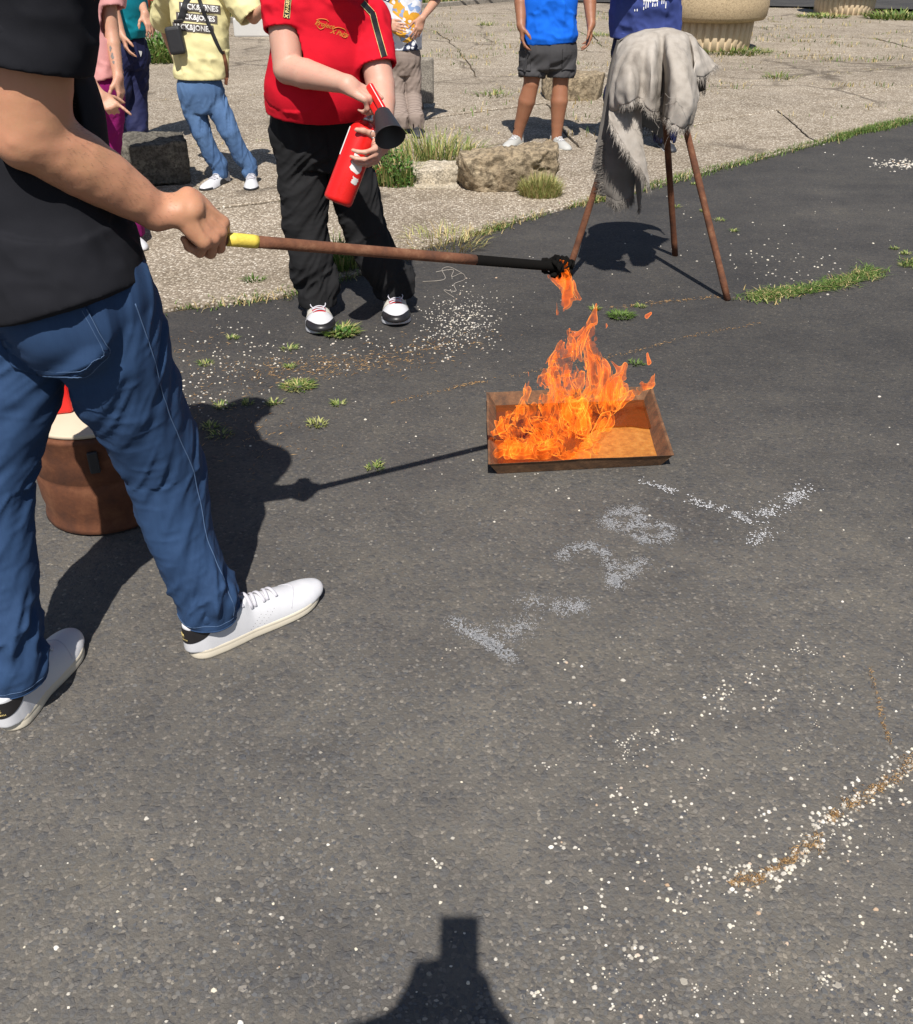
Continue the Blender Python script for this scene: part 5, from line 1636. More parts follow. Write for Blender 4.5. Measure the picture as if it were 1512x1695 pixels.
    # back pocket, seams and stitching lie on the cloth
    def lay_line(name, pix, wid, off, mat, y=1.75, n=60):
        P2 = cr(np.array([[p[0], p[1], 0] for p in pix], float), np.linspace(0, len(pix) - 1, n))
        pts = []
        for q in P2:
            d = unit(ray(q[0], q[1]))
            h, nn, _, _ = tj.ray_cast(Vector(CAMP), Vector(d))
            if h is None: continue
            nn = np.array(nn); nn = -nn if np.dot(nn, d) > 0 else nn
            pts.append(np.array(h) + nn * off)
        if len(pts) > 4: return MB().tube(pts, wid, 6).build(name, mat, jeans)
    pk = [(20, 560), (60, 590), (140, 624), (178, 582), (166, 545), (146, 516), (120, 500)]
    poly = np.array([(30, 500), (140, 505), (181, 582), (138, 623), (20, 600)], float)
    gp, gf = [], []
    nx, ny = 22, 22
    for j in range(ny + 1):
        for i in range(nx + 1):
            a_, b_ = i / nx, j / ny
            L0 = np.array([-5, 530.]) * (1 - b_) + np.array([20, 606.]) * b_; R0_ = np.array([142, 505.]) * (1 - b_) + np.array([181, 584.]) * b_
            q = L0 * (1 - a_) + R0_ * a_ + np.array([0, 26 * max(0, b_ - .45) / .55 * math.sin(a_ * math.pi)])
            d = unit(ray(q[0], q[1])); h, nn, _, _ = tj.ray_cast(Vector(CAMP), Vector(d))
            nn = np.array(nn); nn = -nn if np.dot(nn, d) > 0 else nn
            gp.append(np.array(h) + nn * .0035)
    gf = [(j * (nx + 1) + i, j * (nx + 1) + i + 1, (j + 1) * (nx + 1) + i + 1, (j + 1) * (nx + 1) + i) for j in range(ny) for i in range(nx)]
    pocket = add('back_pocket', gp, gf, M['denim'], jeans)
    m = pocket.modifiers.new('t', 'SOLIDIFY'); m.thickness = .004; m.offset = -.6
    lay_line('pocket_stitching', [(144, 510), (162, 545), (178, 580), (160, 602), (138, 620), (100, 622), (60, 616)], .0010, .0062, M['stitch'])
    lay_line('pocket_stitching', [(137, 512), (155, 547), (170, 580), (154, 598), (134, 613), (100, 614), (60, 608)], .0008, .0062, M['stitch'])
    sm = []
    SPL = cr(np.array([hipR + V(0, 0, .05), hipR * .5 + kneeR * .5, kneeR, kneeR * .5 + ankR * .5, ankR]), np.linspace(0, 4, 120))
    for q, c0 in enumerate(SPL[4:-3]):
        w_ = q / 113; dd = unit(V(.82 + .06 * w_, -.57 + .12 * w_, 0))
        h, nn, _, _ = tj.ray_cast(Vector(c0 + dd * .4), Vector(-dd))
        if h is not None: sm.append(np.array(h) + np.array(nn) * .0004)
    sm = np.array(sm)
    for _ in range(6): sm[1:-1] = sm[1:-1] * .5 + (sm[:-2] + sm[2:]) * .25
    MB().tube(list(sm), .0014, 6).build('side_seam', M['stitch'], jeans)
    for hm, axd, rr in ((hemR, unit(V(.10, 0, 1)), .066), (hemL, up, .069)):
        e1 = unit(np.cross(axd, V(0, 1, 0))); e2 = np.cross(axd, e1)
        for h_, w_ in ((.004, .0022), (.020, .0010)):
            pts = []
            for t in np.linspace(0, 2 * math.pi, 56):
                o = hm + axd * h_ + (e1 * math.cos(t) + e2 * math.sin(t)) * .2
                h, nn, _, _ = tj.ray_cast(Vector(o), Vector(-(e1 * math.cos(t) + e2 * math.sin(t))))
                if h is not None: pts.append(np.array(h))
            if len(pts) > 20: MB().tube(pts, w_, 5, False).build('hem_stitching', M['stitch'] if w_ < .002 else M['denim'], jeans)
    # ---- t-shirt
    S = SDF(.0052)
    hem = V(-.83, 1.795, .953); hn = unit(V(.215, -.05, -1))
    TP = [V(-.83, 1.785, .72), V(-.83, 1.787, .94), V(-.835, 1.80, 1.12), V(-.84, 1.812, 1.28), V(-.845, 1.825, 1.44), V(-.84, 1.83, 1.545)]
    TR = [.182, .182, .168, .168, .160, .11]; TE = [(1.26, 1.06), (1.24, 1.03), (1.16, .92), (1.22, .86), (1.18, .82), (1.2, .8)]
    S.chain(TP, TR, k=.012, x=r, es=TE, cuts=[(hem, hn)])
    S.chain([V(-.84, 1.83, 1.535), shR * .85 + neck * .15], [.10, .085], k=.04); S.seg(V(-.84, 1.83, 1.535), shL * .85 + neck * .15, .10, .085, k=.04)
    seR = shR * .40 + elb * .60
    dS = unit(elb - shR)
    S.chain([shR, seR + dS * .05], [.100, .102], k=.035, cuts=[(seR + V(0.0, 0, .012), unit(dS + V(-.05, 0, -.1)))])
    seL = shL * .5 + eL * .5
    S.chain([shL, seL], [.088, .088], k=.03, cuts=[(seL, unit(eL - shL))])
    S.ell(hipR + V(-.035, -.055, .02), (.130, .124, .16), k=.05, cuts=[(hem, hn)]); S.ell(hipL + V(-.055, -.04, .02), (.130, .124, .16), k=.05, cuts=[(hem, hn)])
    for q in (0, 1): S.seg(TP[q], TP[q + 1], TR[q] - .009, TR[q + 1] - .009, r, TE[q], TE[q + 1], cuts=[(hem - hn * .06, -hn)], op=-1)
    S.seg(seR - dS * .05, seR + dS * .08, .080, .088, op=-1)
    v, fc = S.run()
    v = folds_shirt(v, fc, .0125, 21, (8, 8, 3.4), [(hem, hn), (seR + V(0, 0, .012), dS)])
    v = smooth_mesh(v, fc, 2)
    add('tshirt', v, fc, M['black_tee'], root)
    # ---- shoes
    for nm, h_, t_, mir in (('R', heelR, toeR, 1), ('L', heelL, toeL, -1)):
        k = shoe(root, h_, t_, .115, dict(WHITE, mirror=mir), vox=.0028, collar=.100, sole_h=.030)
        ob = k['obj']
        k['heel_patch']('heel_tab', M['black_leather'], .0014)
        # collar binding
        P = k['P']; tr = k['tree']; cx = k['cx']
        # gold trefoil with lettering on the heel tab
        mb = MB()
        def put(pts2, fs2, size=1.0):
            o = P(0, 0, .080); out = project(tr, pts2, o, k['s'] * -1 if False else k['s'], k['u'], k['f'], .0028, .1)
            mb.put(out, fs2)
        for ang, ln in ((0, .0115), (-.85, .0105), (.85, .0105)):
            d = np.array([math.sin(ang), math.cos(ang)]); e = np.array([d[1], -d[0]])
            pts2 = [np.array([0, -.004]) + d * ln * t + e * w_ * ln for t, w_ in ((0, .05), (.35, .25), (.7, .27), (1, 0), (.7, -.27), (.35, -.25), (0, -.05))]
            put(pts2, [(0, 1, 5, 6), (1, 2, 4, 5), (2, 3, 4)])
        for q in range(3):
            y = -.0048 - .0016 * q
            put([(-.009 + .001 * q, y), (.009 - .001 * q, y), (.009 - .001 * q, y + .0008), (-.009 + .001 * q, y + .0008)], [(0, 1, 2, 3)])
        tp_, tf2 = text2('STAN SMITH', .0056, .0001)
        put([(x * 1.0, y - .0135) for x, y in tp_], tf2)
        mb.build('gold_emblem', M['gold'], ob, False)
        # rows of pin holes on the side
        side = 1 if mir == 1 else -1
        hm = MB()
        for row in range(3):
            for q in range(6):
                p = P(.50 - .05 * row + .018 * q, cx(.5) + side * .9, .034 + .0055 * q)
                h, nn, _, _ = tr.ray_cast(Vector(p), Vector(-k['s'] * side))
                if h is not None: hm.lathe([(.0009, .0), (.0009, .0003)], np.array(h), np.array(nn), 6)
        if hm.n: tag(hm.build('pin_holes', M['dark_print'], ob, False), kind='stuff')
        # stitched seam round the toe
        ln = []
        for q in np.linspace(-1, 1, 26):
            p = P(.80 - .10 * abs(q) ** 1.5, cx(.8) + q * .47, .2); h, nn, _, _ = tr.ray_cast(Vector(p), Vector(-k['u']))
            if h is not None: ln.append(np.array(h) + np.array(nn) * .0003)
        MB().tube(ln, .0010, 5).build('toe_seam', M['lace'], ob)
        # sock
        an = ankR if mir == 1 else ankL
        MB().tube([an - V(0, 0, .06), an - V(0, 0, .03), an + V(0, 0, .03)], [.027, .031, .036], 20, sq=1.25, up=k['f']).build('sock', M['sock'], root)
    return root
front_man()
# ------------------------------------------------------------------ everybody else
CURL = ((.30, .35, .25), (.34, .4, .3), (.38, .42, .3), (.42, .45, .3))
GRIP = ((1.0, 1.2, .8), (1.05, 1.25, .9), (1.1, 1.3, .9), (1.15, 1.3, .8))
THUMB = ((.55, .62, .35), (.22, .86, .40), (.08, .92, .35))
def person(label, loc, r, pel, neck, hd, face, sh, el, wr, kn, shoes, hands, skin, tee, levels, hem, sleeve, pants, legr, vox=.0075,
           plen=1.0, armr=(.050, .042, .038, .027), sleever=.075, shoe_m=None, seed=1, amp=.005, hsize=1.0, sock=True, hemn=(0, 0, -1), legamp=.006, tee_name='tshirt', pants_name='trousers', hipw=.085, toe_tip=None, shoe_fn=None, waist=(.15, 1.15, .85), hair='hair', uparm=1.0):
    r = unit(r); root = thing('person', label, 'person', loc)
    B = SDF(vox)
    hip = [pel + r * hipw - V(0, 0, .04), pel - r * hipw - V(0, 0, .04)]
    ank = []
    for (h, t) in shoes: ank.append(np.asarray(h) + unit(np.asarray(t) - np.asarray(h)) * .075 + V(0, 0, .095))
    mid = pel * .45 + neck * .55
    w0 = min(l[1] for l in levels) - .025; d0 = min(l[2] for l in levels) - .025
    B.chain([pel + (neck - pel) * .05, mid, neck - (neck - pel) * .12], [d0 * .75, d0 * .82, d0 * .65], k=.03, x=r, es=[(w0 / d0, 1)] * 3)
    B.seg(neck - unit(neck - pel) * .05, hd - V(0, 0, .05), .060, .054, k=.03)
    f_, u_, r_ = head(B, hd, face, V(0, 0, 1))
    for i in (0, 1):
        lr = [x * .70 for x in legr] if plen > .8 else None
        if lr: B.chain([hip[i], kn[i], ank[i], ank[i] - V(0, 0, .05)], [.055, .042, .034, .034], k=.02)
        else:
            c1 = kn[i] + (ank[i] - kn[i]) * .33 + unit(np.cross(r, V(0, 0, 1))) * -.012
            B.chain([hip[i], kn[i]], [.082, .064], k=.006); B.chain([kn[i], c1, ank[i] * .8 + kn[i] * .2, ank[i], ank[i] - V(0, 0, .05)], [.062, .069, .048, .041, .040], k=.006)
        B.chain([sh[i], el[i]], [armr[0], armr[1]], k=.008)
        m = el[i] + (wr[i] - el[i]) * .3
        B.chain([el[i], m, wr[i]], [armr[1] * .98, armr[2] * 1.08, armr[3]], k=.005)
        hf, pn, cu, th = hands[i]
        B.seg(wr[i], wr[i] + unit(hf) * .02, armr[3], armr[3] * .95, np.cross(unit(hf), unit(pn)), (1.1, .9), (1.25, .85), k=.015)
        hand(B, wr[i], hf, pn, 1 if i == 0 else -1, hsize, cu, th)
    v, f = B.run()
    v = v + normals_of(v, f) * (noise(v * 18, seed) * .0012)[:, None]
    bo = add('body', v, f, skin, root); body_t = (bo, bvh(v, f)) if 'tattoo' in label or 'pink' in label else None
    if vox < .006: arm_hair(root, v, f, el[0], wr[0], 500, 7)
    face_parts(root, hd, face, V(0, 0, 1), M[hair], vox=max(vox, .007))
    # trousers
    S = SDF(vox * 1.05)
    S.seg(pel + (neck - pel) * .08, pel, waist[0] * .92, waist[0], r, (waist[1], waist[2]), k=.03); S.seg(pel, pel - V(0, 0, .10), waist[0], waist[0] * .95, r, (waist[1], waist[2]), k=.04, cuts=[(pel - V(0, 0, .135), DOWN)])
    pl = []
    for i in (0, 1):
        if plen > .8:
            e = ank[i] - V(0, 0, .035) if plen >= 1 else ank[i] + (kn[i] - ank[i]) * (1 - plen)
            cut = [(e, V(0, 0, -1))]; pl += [(e, V(0, 0, -1))]
            S.chain([hip[i], hip[i] * .5 + kn[i] * .5, kn[i], kn[i] * .5 + ank[i] * .5, ank[i] + V(0, 0, .05), e - V(0, 0, .03)], [legr[0], legr[0] * .5 + legr[1] * .5, legr[1], legr[2], legr[3], legr[3]], k=.008, cuts=cut)
            S.seg(e - V(0, 0, .05), e + V(0, 0, .03), legr[3] - .007, legr[3] - .007, op=-1)
        else:
            e = hip[i] + (kn[i] - hip[i]) * plen / .8; d = unit(kn[i] - hip[i]); cut = [(e, d)]; pl += [(e, d)]
            S.chain([hip[i], e + d * .05], [legr[0], legr[1]], k=.008, cuts=cut)
            S.seg(e - d * .04, e + d * .1, legr[1] - .009, legr[1] - .006, op=-1)
    v, f = S.run()
    la, lb = np.linalg.norm(kn[0] - hip[0]), np.linalg.norm(ank[0] - kn[0])
    bones = [(hip[0], kn[0], 0), (kn[0], ank[0], la), (hip[1], kn[1], 0), (kn[1], ank[1], la)] if plen > .8 else [(hip[0], kn[0], 0), (hip[1], kn[1], 0)]
    v = folds_legs(v, f, bones, legamp, seed * 7 + 3, (la + lb - .06, .09, 1.2) if plen > .8 else None, (la - .02, .10, .7), (.08, .14, 1.0), .8, .001, pl)
    tr_ = add(pants_name, v, f, pants, root)
    tp = (v, f)
    # shirt
    S = SDF(vox * 1.05)
    pts = [pel + (neck - pel) * l[0] + (V(*l[3]) if len(l) > 3 else 0) for l in levels]
    hn = unit(V(*hemn))
    S.chain(pts, [l[2] for l in levels], k=.01, x=r, es=[(l[1] / l[2], 1) for l in levels], cuts=[(hem, hn)])
    S.chain([neck - (neck - pel) * .04, neck], [.085, .062], k=.03)
    planes = [(hem, hn)]
    for i in (0, 1):
        d = unit(el[i] - sh[i]); e = sh[i] + (el[i] - sh[i]) * (sleeve[i] if isinstance(sleeve, tuple) else sleeve)
        S.seg(pts[-1] * .6 + neck * .4, sh[i], .085, sleever * .97, k=.05)
        S.seg(sh[i], e + d * .04, sleever, sleever * 1.02, k=.03, cuts=[(e, d)])
        S.seg(e - d * .04, e + d * .1, sleever - .010, sleever - .006, op=-1)
        planes.append((e, d))
    k0 = [l for l in levels]
    for q in range(len(levels) - 3): S.seg(pts[q], pts[q + 1], k0[q][2] - .010, k0[q + 1][2] - .010, r, (k0[q][1] / k0[q][2], 1), (k0[q + 1][1] / k0[q + 1][2], 1), cuts=[(hem - hn * .05, -hn)], op=-1)
    v, f = S.run()
    v = folds_shirt(v, f, amp, seed * 5 + 1, (8, 8, 3.0), planes)
    v = smooth_mesh(v, f, 1)
    ts = add(tee_name, v, f, tee, root)
    S_ = []
    for i, (h, t) in enumerate(shoes):
        k = (shoe_fn or shoe)(root, h, t, .114, dict(shoe_m or WHITE, mirror=1 if i == 0 else -1), vox=max(.0045, vox * .7), collar=.085)
        S_.append(k)
        if toe_tip is not None:
            tr, P, cx = k['tree'], k['P'], k['cx']
            q_, g_ = [], []
            for j in range(5):
                for i2 in range(15):
                    a = (i2 / 14 * 2 - 1) * 1.2; d = k['f'] * math.cos(a) + k['s'] * math.sin(a)
                    hit, nn, _, _ = tr.ray_cast(Vector(P(.78, cx(.78), .022 + .016 * j / 4) + d * .2), Vector(-d))
                    q_.append(np.array(hit) + d * .002 if hit is not None else P(.95, cx(.9), .03))
            add('toe_tip', q_, [(j * 15 + i2, j * 15 + i2 + 1, (j + 1) * 15 + i2 + 1, (j + 1) * 15 + i2) for j in range(4) for i2 in range(14)], toe_tip, k['obj'])
            for sd in (-1, 1): k['patch']('side_panel', toe_tip, .14, .52, lambda q: .024, lambda q: .034 + .026 * max(0, 1 - ((q - .38) / .16) ** 2), sd, .002)
        if sock: MB().tube([ank[i] - V(0, 0, .05), ank[i], ank[i] + V(0, 0, .07 if plen > .8 else .055)], [.028, .032, .036 if plen > .8 else .0405], 16).build('sock', M['sock'], root)
    return dict(root=root, body=body_t, tee=(ts, bvh(v, f)), pants=(tr_, bvh(*tp)), ank=ank, shoes=S_)

def print_on(parent, tree, name, mat, pts2, fs2, c, xd, yd, d, off=.003):
    out = project(tree, pts2, c, xd, yd, d, off)
    return add(name, out, fs2, mat, parent, False)

DOWN = V(0, 0, -1)
def foot(toe, d, L=.29):
    d = unit(V(d[0], d[1], 0)); return (np.asarray(toe) - d * L, np.asarray(toe))

# ---- the man in red with the extinguisher
eb, et = J(558, 336, 3.56), J(607, 206, 3.66)
eax = unit(et - eb)
ext = thing('fire_extinguisher', 'red fire extinguisher with black horn held by the man in red', 'extinguisher', eb)
EL_ = np.linalg.norm(et - eb)
MB().lathe([(.02, 0), (.049, .002), (.056, .010), (.0575, .02), (.0575, EL_ - .05), (.0555, EL_ - .028), (.045, EL_ - .008), (.030, EL_ + .006), (.020, EL_ + .010)], eb, eax, 48).build('cylinder', M['red_paint'], ext)
MB().lathe([(.0195, 0), (.0195, .018), (.014, .020), (.014, .045), (.018, .047), (.018, .06)], eb + eax * (EL_ + .010), eax, 20).build('valve', M['steel'], ext)
vt = eb + eax * (EL_ + .06)
h0, h1 = J(611, 140, 3.60), J(637, 186, 3.54)
hax = unit(h1 - h0)
hx = unit(np.cross(hax, V(.3, 1, .2))); hy = np.cross(hax, hx)
lever = MB(); 
lever.box((h0 + h1) / 2, .026, .020, np.linalg.norm(h1 - h0), np.stack([hx, hy, hax], 1))
bevel(lever.build('lever', M['red_paint'], ext, False), .005, 3)
bevel(MB().box((h0 + h1) / 2 - V(.02, -.01, .022), .022, .014, np.linalg.norm(h1 - h0) * .9, np.stack([hx, hy, hax], 1)).build('carry_handle', M['red_paint'], ext, False), .004)
MB().tube([vt - eax * .012, h1 * .6 + vt * .4 + V(0, 0, .004), h1], .010, 12).build('valve_neck', M['steel'], ext)
n0, n1 = J(633, 186, 3.53), J(646, 226, 3.43)
nax = unit(n1 - n0); NL = np.linalg.norm(n1 - n0)
MB().lathe([(.012, -.012), (.024, -.004), (.030, .004), (.055, NL), (.058, NL + .003), (.055, NL + .003), (.028, .012), (.001, .010)], n0, nax, 36, False).build('horn', M['black_rubber'], ext)
rg = J(618, 222, 3.56)
MB().tube([rg + V(math.cos(a) * .011, -.004, math.sin(a) * .013) for a in np.linspace(0, 2 * math.pi, 18)], .0016, 6, False).build('safety_pin', M['steel'], ext)
ex = unit(np.cross(eax, V(0, -1, 0))); ey = np.cross(ex, eax)
def ext_pt(a, h, off=.0008): return eb + eax * h + (.0575 + off) * (math.cos(a) * ey * 1 + math.sin(a) * ex)
fa = math.atan2(np.dot(V(.15, -1, .1), ex), np.dot(V(.15, -1, .1), ey))
def sticker(name, a0, a1, z0, z1, mat, rag=0):
    pts, fs = grid2(0, 1, 0, 1, 12, 10)
    return add(name, [ext_pt(fa + a0 + (a1 - a0) * (x + rag * .25 * noise(V(y * 5, a0, 0)[None], 3)[0]), z0 + (z1 - z0) * (y + rag * .2 * noise(V(x * 4, 2, a0)[None], 4)[0])) for x, y in pts], fs, mat, ext)
sticker('label', -.1, .75, EL_ * .42, EL_ * .62, M['sticker'], .6)
sticker('label', .3, .8, EL_ * .28, EL_ * .36, M['sticker'], .6)
sticker('label', 1.28, 1.5, EL_ * .58, EL_ * .92, M['white_print']) if False else None
sticker('label', -1.5, -1.25, EL_ * .55, EL_ * .9, M['white_print'])

rr = unit(V(-.95, -.28, 0))
puma = dict(upper=M['white_leather'], sole=M['white_leather'], tongue=M['red_shoe'], lace=M['lace'])
def runner(root, h, t, W, m, vox, collar):
    k = shoe(root, h, t, W * 1.24, m, vox=vox, collar=collar, sole_h=.034)
    tr = k['tree']; P = k['P']; cx = k['cx']
    pts, fs = [], []
    nu, nv = 26, 8
    c = P(.70, cx(.7), 0)
    for j in range(nv + 1):
        for i in range(nu + 1):
            a = (i / nu * 2 - 1) * 1.45
            d = k['f'] * math.cos(a) + k['s'] * math.sin(a)
            z = .026 + (.020 + .010 * math.cos(a)) * j / nv
            hit, nn, _, _ = tr.ray_cast(Vector(c + k['u'] * z + d * .25), Vector(-d))
            if hit is None: hit, nn, _, _ = tr.find_nearest(Vector(c + k['u'] * z + d * .1))
            if nn.dot(Vector(d)) < 0: nn = -nn
            pts.append(np.array(hit) + np.array(nn) * .0016)
    for j in range(nv):
        for i in range(nu):
            a = j * (nu + 1) + i; fs.append((a, a + 1, a + nu + 2, a + nu + 1))
    add('toe_cap', pts, fs, M['black_leather'], k['obj'])
    for sd in (-1, 1):
        k['patch']('side_panel', M['beige_shoe'], .34, .64, lambda q: .034, lambda q: .072 - .02 * abs(q - .45), sd, .0018)
    k['heel_patch']('heel_panel', M['red_shoe'], .0016, .30, .75, 1.1, .1)
    pts, fs = [], []
    for j in range(9):
        for i in range(9):
            tq = .40 + .26 * j / 8; b = (i / 8 - .5) * (.50 - .1 * j / 8)
            hit, nn, _, _ = tr.ray_cast(Vector(P(tq, cx(tq) + b, .2)), Vector(-k['u']))
            pts.append((np.array(hit) if hit is not None else P(tq, cx(tq) + b, .07)) + k['u'] * .0014)
    fs = [(j * 9 + i, j * 9 + i + 1, (j + 1) * 9 + i + 1, (j + 1) * 9 + i) for j in range(8) for i in range(8)]
    add('lace_panel', pts, fs, M['red_shoe'], k['obj'])
    for q in (-1, 1):
        p = P(.44, cx(.44), .092)
        loop = [p + (k['s'] * q * math.sin(a) * .034 + k['f'] * (1 - math.cos(a)) * .020 + k['u'] * (.010 * math.sin(a) - .012 * (1 - math.cos(a)))) for a in np.linspace(0, 3.6, 14)]
        MB().tube(loop, .0026, 6).build('lace_bow', M['lace'], k['obj'])
    return k
fR, fL = foot(G(531, 556), (.16, -1), .32), foot(G(660, 541), (.14, -1), .32)
wR = J(576, 140, 3.60); wL = J(634, 236, 3.66)
gripc = (h0 + h1) / 2
red = person('person in red t-shirt and black sweatpants aiming the fire extinguisher', V(-.5, 4.05, 0), rr,
    J(531, 218, 4.08), J(545, -6, 3.90), J(563, -76, 3.78), V(.25, -.8, -.45),
    [J(468, 6, 3.88), J(606, 32, 3.98)], [J(477, 114, 3.80), J(630, 140, 3.86)], [wR, wL],
    [J(505, 370, 4.02), J(606, 385, 4.12)], [fR, fL],
    [(unit(V(.80, -.10, -.42)), V(-.1, .35, -.9), ((.75, 1.1, .8), (.85, 1.15, .8), (.9, 1.15, .8), (.95, 1.1, .8)), ((.25, .85, -.1), (.05, .95, -.05), (.0, .95, .1))),
     (unit(V(-.25, -.75, -.30)), V(-.95, .1, .1), ((.5, .75, .45), (.5, .8, .5), (.55, .8, .5), (.6, .8, .5)), ((.75, .45, .5), (.5, .5, .7), (.3, .5, .8)))],
    M['skin_pale'], M['red_tee'],
    [(-.12, .212, .185), (.10, .217, .19, (-.01, -.03, 0)), (.35, .222, .188, (-.012, -.04, 0)), (.62, .212, .165, (0, -.02, 0)), (.84, .195, .135), (.95, .15, .10)],
    J(531, 180, 4.05), (.40, .74), M['black_sweat'], (.112, .100, .098, .088), .0055, sleever=.082, armr=(.066, .058, .052, .034), hsize=1.08, shoe_m=puma, shoe_fn=runner, seed=4, amp=.0125, legamp=.009, hemn=(-.05, .1, -1), pants_name='sweatpants', waist=(.172, 1.2, .92))
tee, tb = red['tee']
for pp in ([(524, 33), (530, 31), (540, 32), (544, 36)], [(526, 34), (525, 42), (530, 48), (536, 46)], [(552, 47), (560, 45), (570, 48), (573, 52)], [(566, 60), (572, 62), (574, 58), (570, 54)]):
    P2 = cr(np.array([[a, b, 0] for a, b in pp], float), np.linspace(0, len(pp) - 1, 18)); c = []
    for q in P2:
        d = unit(ray(q[0], q[1])); h, nn, _, _ = tb.ray_cast(Vector(CAMP), Vector(d)); c.append(np.array(h) - d * .0012)
    MB().tube(c, .0016, 6).build('chest_lettering', M['orange_print'], tee)
fwd_ = unit(np.cross(rr, V(0, 0, 1)) * 1)
cdir = unit(ray(540, 50))
for txt, u_, v_, sz, rot in (('Project', 537, 40, .025, -.25), ('X Paris', 563, 55, .0235, -.25)):
    p2, f2 = text2(txt, sz, .0006, .35)
    c_, s_ = math.cos(rot), math.sin(rot)
    print_on(tee, tb, 'chest_lettering', M['orange_print'], [(x * c_ - y * s_, x * s_ + y * c_) for x, y in p2], f2, J(u_, v_, 3.6), V(1, 0, 0), V(0, .3, .95), cdir, .0012)
for (u0, v0), (u1, v1), sgn in (((474, 0), (471, 28), 1), ((622, 20), (642, 96), -1), ((604, 2), (622, 20), -1)):
    a_, b_ = J(u0, v0 - 1, 3.6), J(u1, v1, 3.6)
    yd = unit(b_ - a_); xd = unit(np.cross(yd, V(0, 1, 0)))
    L_ = np.linalg.norm(b_ - a_)
    pts, fs = grid2(-.0122, .0122, -.02 if sgn > 0 else 0, L_, 3, 14)
    st_ = print_on(tee, tb, 'shoulder_tape', M['black_leather'], pts, fs, a_, xd, yd, cdir, .003)
    for q in (-.0115, .0115):
        pts, fs = grid2(q - .0007, q + .0007, -.02 if sgn > 0 else 0, L_, 1, 14)
        print_on(tee, tb, 'tape_edge', M['gold'], pts, fs, a_, xd, yd, cdir, .0038)
    if sgn > 0:
        p2, f2 = text2('X PARIS', .0185, .0006)
        print_on(tee, tb, 'tape_lettering', M['gold'], [(-y, .026 - x) for x, y in p2], f2, a_ + yd * .002, -xd if np.dot(xd, V(1, 0, 0)) < 0 else xd, yd, cdir, .0044)

# ---- youth in the pale yellow shirt
YR = V(-1, -.05, 0)
sh_white = dict(upper=M['white_leather'], sole=M['black_rubber'], lace=M['lace'])
yel = person('person in pale yellow printed t-shirt and light blue jeans with a black crossbody bag', V(-1.62, 6.45, 0), YR,
    J(333, 150, 6.46), J(330, -62, 6.48), J(328, -118, 6.42), V(.3, -.9, -.2),
    [J(288, -34, 6.46), J(374, -30, 6.44)], [J(270, 40, 6.75), J(420, 30, 6.38)], [J(292, 100, 6.95), J(450, 0, 6.22)],
    [J(334, 220, 6.42), J(380, 219, 6.42)], [foot(G(336, 320), (-.4, -1), .30), foot(G(418, 320), (.22, -1), .30)],
    [(V(.2, .2, -.9), V(1, 0, 0), CURL, THUMB), (V(.6, -.3, .6), V(0, .6, -.8), CURL, THUMB)],
    M['skin_mid'], M['yellow_tee'],
    [(-.12, .178, .125), (.12, .172, .128), (.40, .178, .128), (.68, .185, .122), (.86, .175, .10), (.95, .12, .085)],
    J(332, 131, 6.4), .95, M['light_denim'], (.076, .062, .054, .050), .0070, sleever=.090, seed=9, amp=.012, shoe_m=sh_white, hemn=(-.02, 0, -1), armr=(.042, .036, .032, .024), waist=(.13, 1.12, .85), hipw=.078, toe_tip=M['black_rubber'], pants_name='jeans')
tee, tb = yel['tee']
for k, (u, v) in enumerate(((331, 12), (326, 29), (320, 46))):
    p2, f2 = text2('JACK&JONES', .044, .0013)
    p2 = [(x * .92, y) for x, y in p2]
    w2 = max(abs(x) for x, y in p2) + .010
    c_ = J(u, v, 6.2); xd, yd = unit(V(.99, 0, -.085)), unit(V(.085, 0, .99))
    pts, fs = grid2(-w2, w2, -.0245, .0245, 24, 3)
    print_on(tee, tb, 'print_box', M['dark_print'], pts, fs, c_, xd, yd, unit(ray(326, 30)), .0035)
    print_on(tee, tb, 'lettering', M['white_print'], p2, f2, c_, xd, yd, unit(ray(326, 30)), .006)
def strap(name, label, cat, pix, wid, y, tree, mat, off=.006, parent=None):
    P2 = cr(np.array([[p[0], p[1], 0] for p in pix], float), np.linspace(0, len(pix) - 1, 40))
    c = []
    for q in P2:
        d = unit(ray(q[0], q[1])); h, nn, _, _ = tree.ray_cast(Vector(CAMP), Vector(d))
        c.append(np.array(h) - d * off if h is not None else J(q[0], q[1], y))
    return MB().tube(c, wid, 8, sq=.22, up=V(0, 1, 0)).build(name, mat, parent)
bagc = J(292, 58, 6.32)
bagT = thing('crossbody_bag', 'black crossbody bag hanging at the hip of the yellow shirt', 'bag', bagc)
Rb_ = np.stack([unit(V(1, 0, .12)), V(0, 1, 0), unit(V(-.12, 0, 1))], 1)
bevel(MB().box(bagc - V(.008, 0, .03), .105, .06, .17, Rb_).build('pouch', M['black_rubber'], bagT, False), .02, 3)
bevel(MB().box(bagc + V(.03, -.012, .085), .062, .02, .022, Rb_).build('buckle', M['black_leather'], bagT, False), .005)
strap('strap', None, None, [(298, 36), (304, 18), (310, 0), (318, -30)], .022, 6.3, tb, M['black_rubber'], .008, bagT)
strap('strap', None, None, [(328, -8), (338, 22), (352, 55), (364, 82), (371, 90)], .013, 6.3, tb, M['black_rubber'], .008, bagT)
strap('strap', None, None, [(368, 84), (372, 100), (375, 120), (374, 140)], .016, 6.42, tb, M['rust_dark'], .006, bagT)

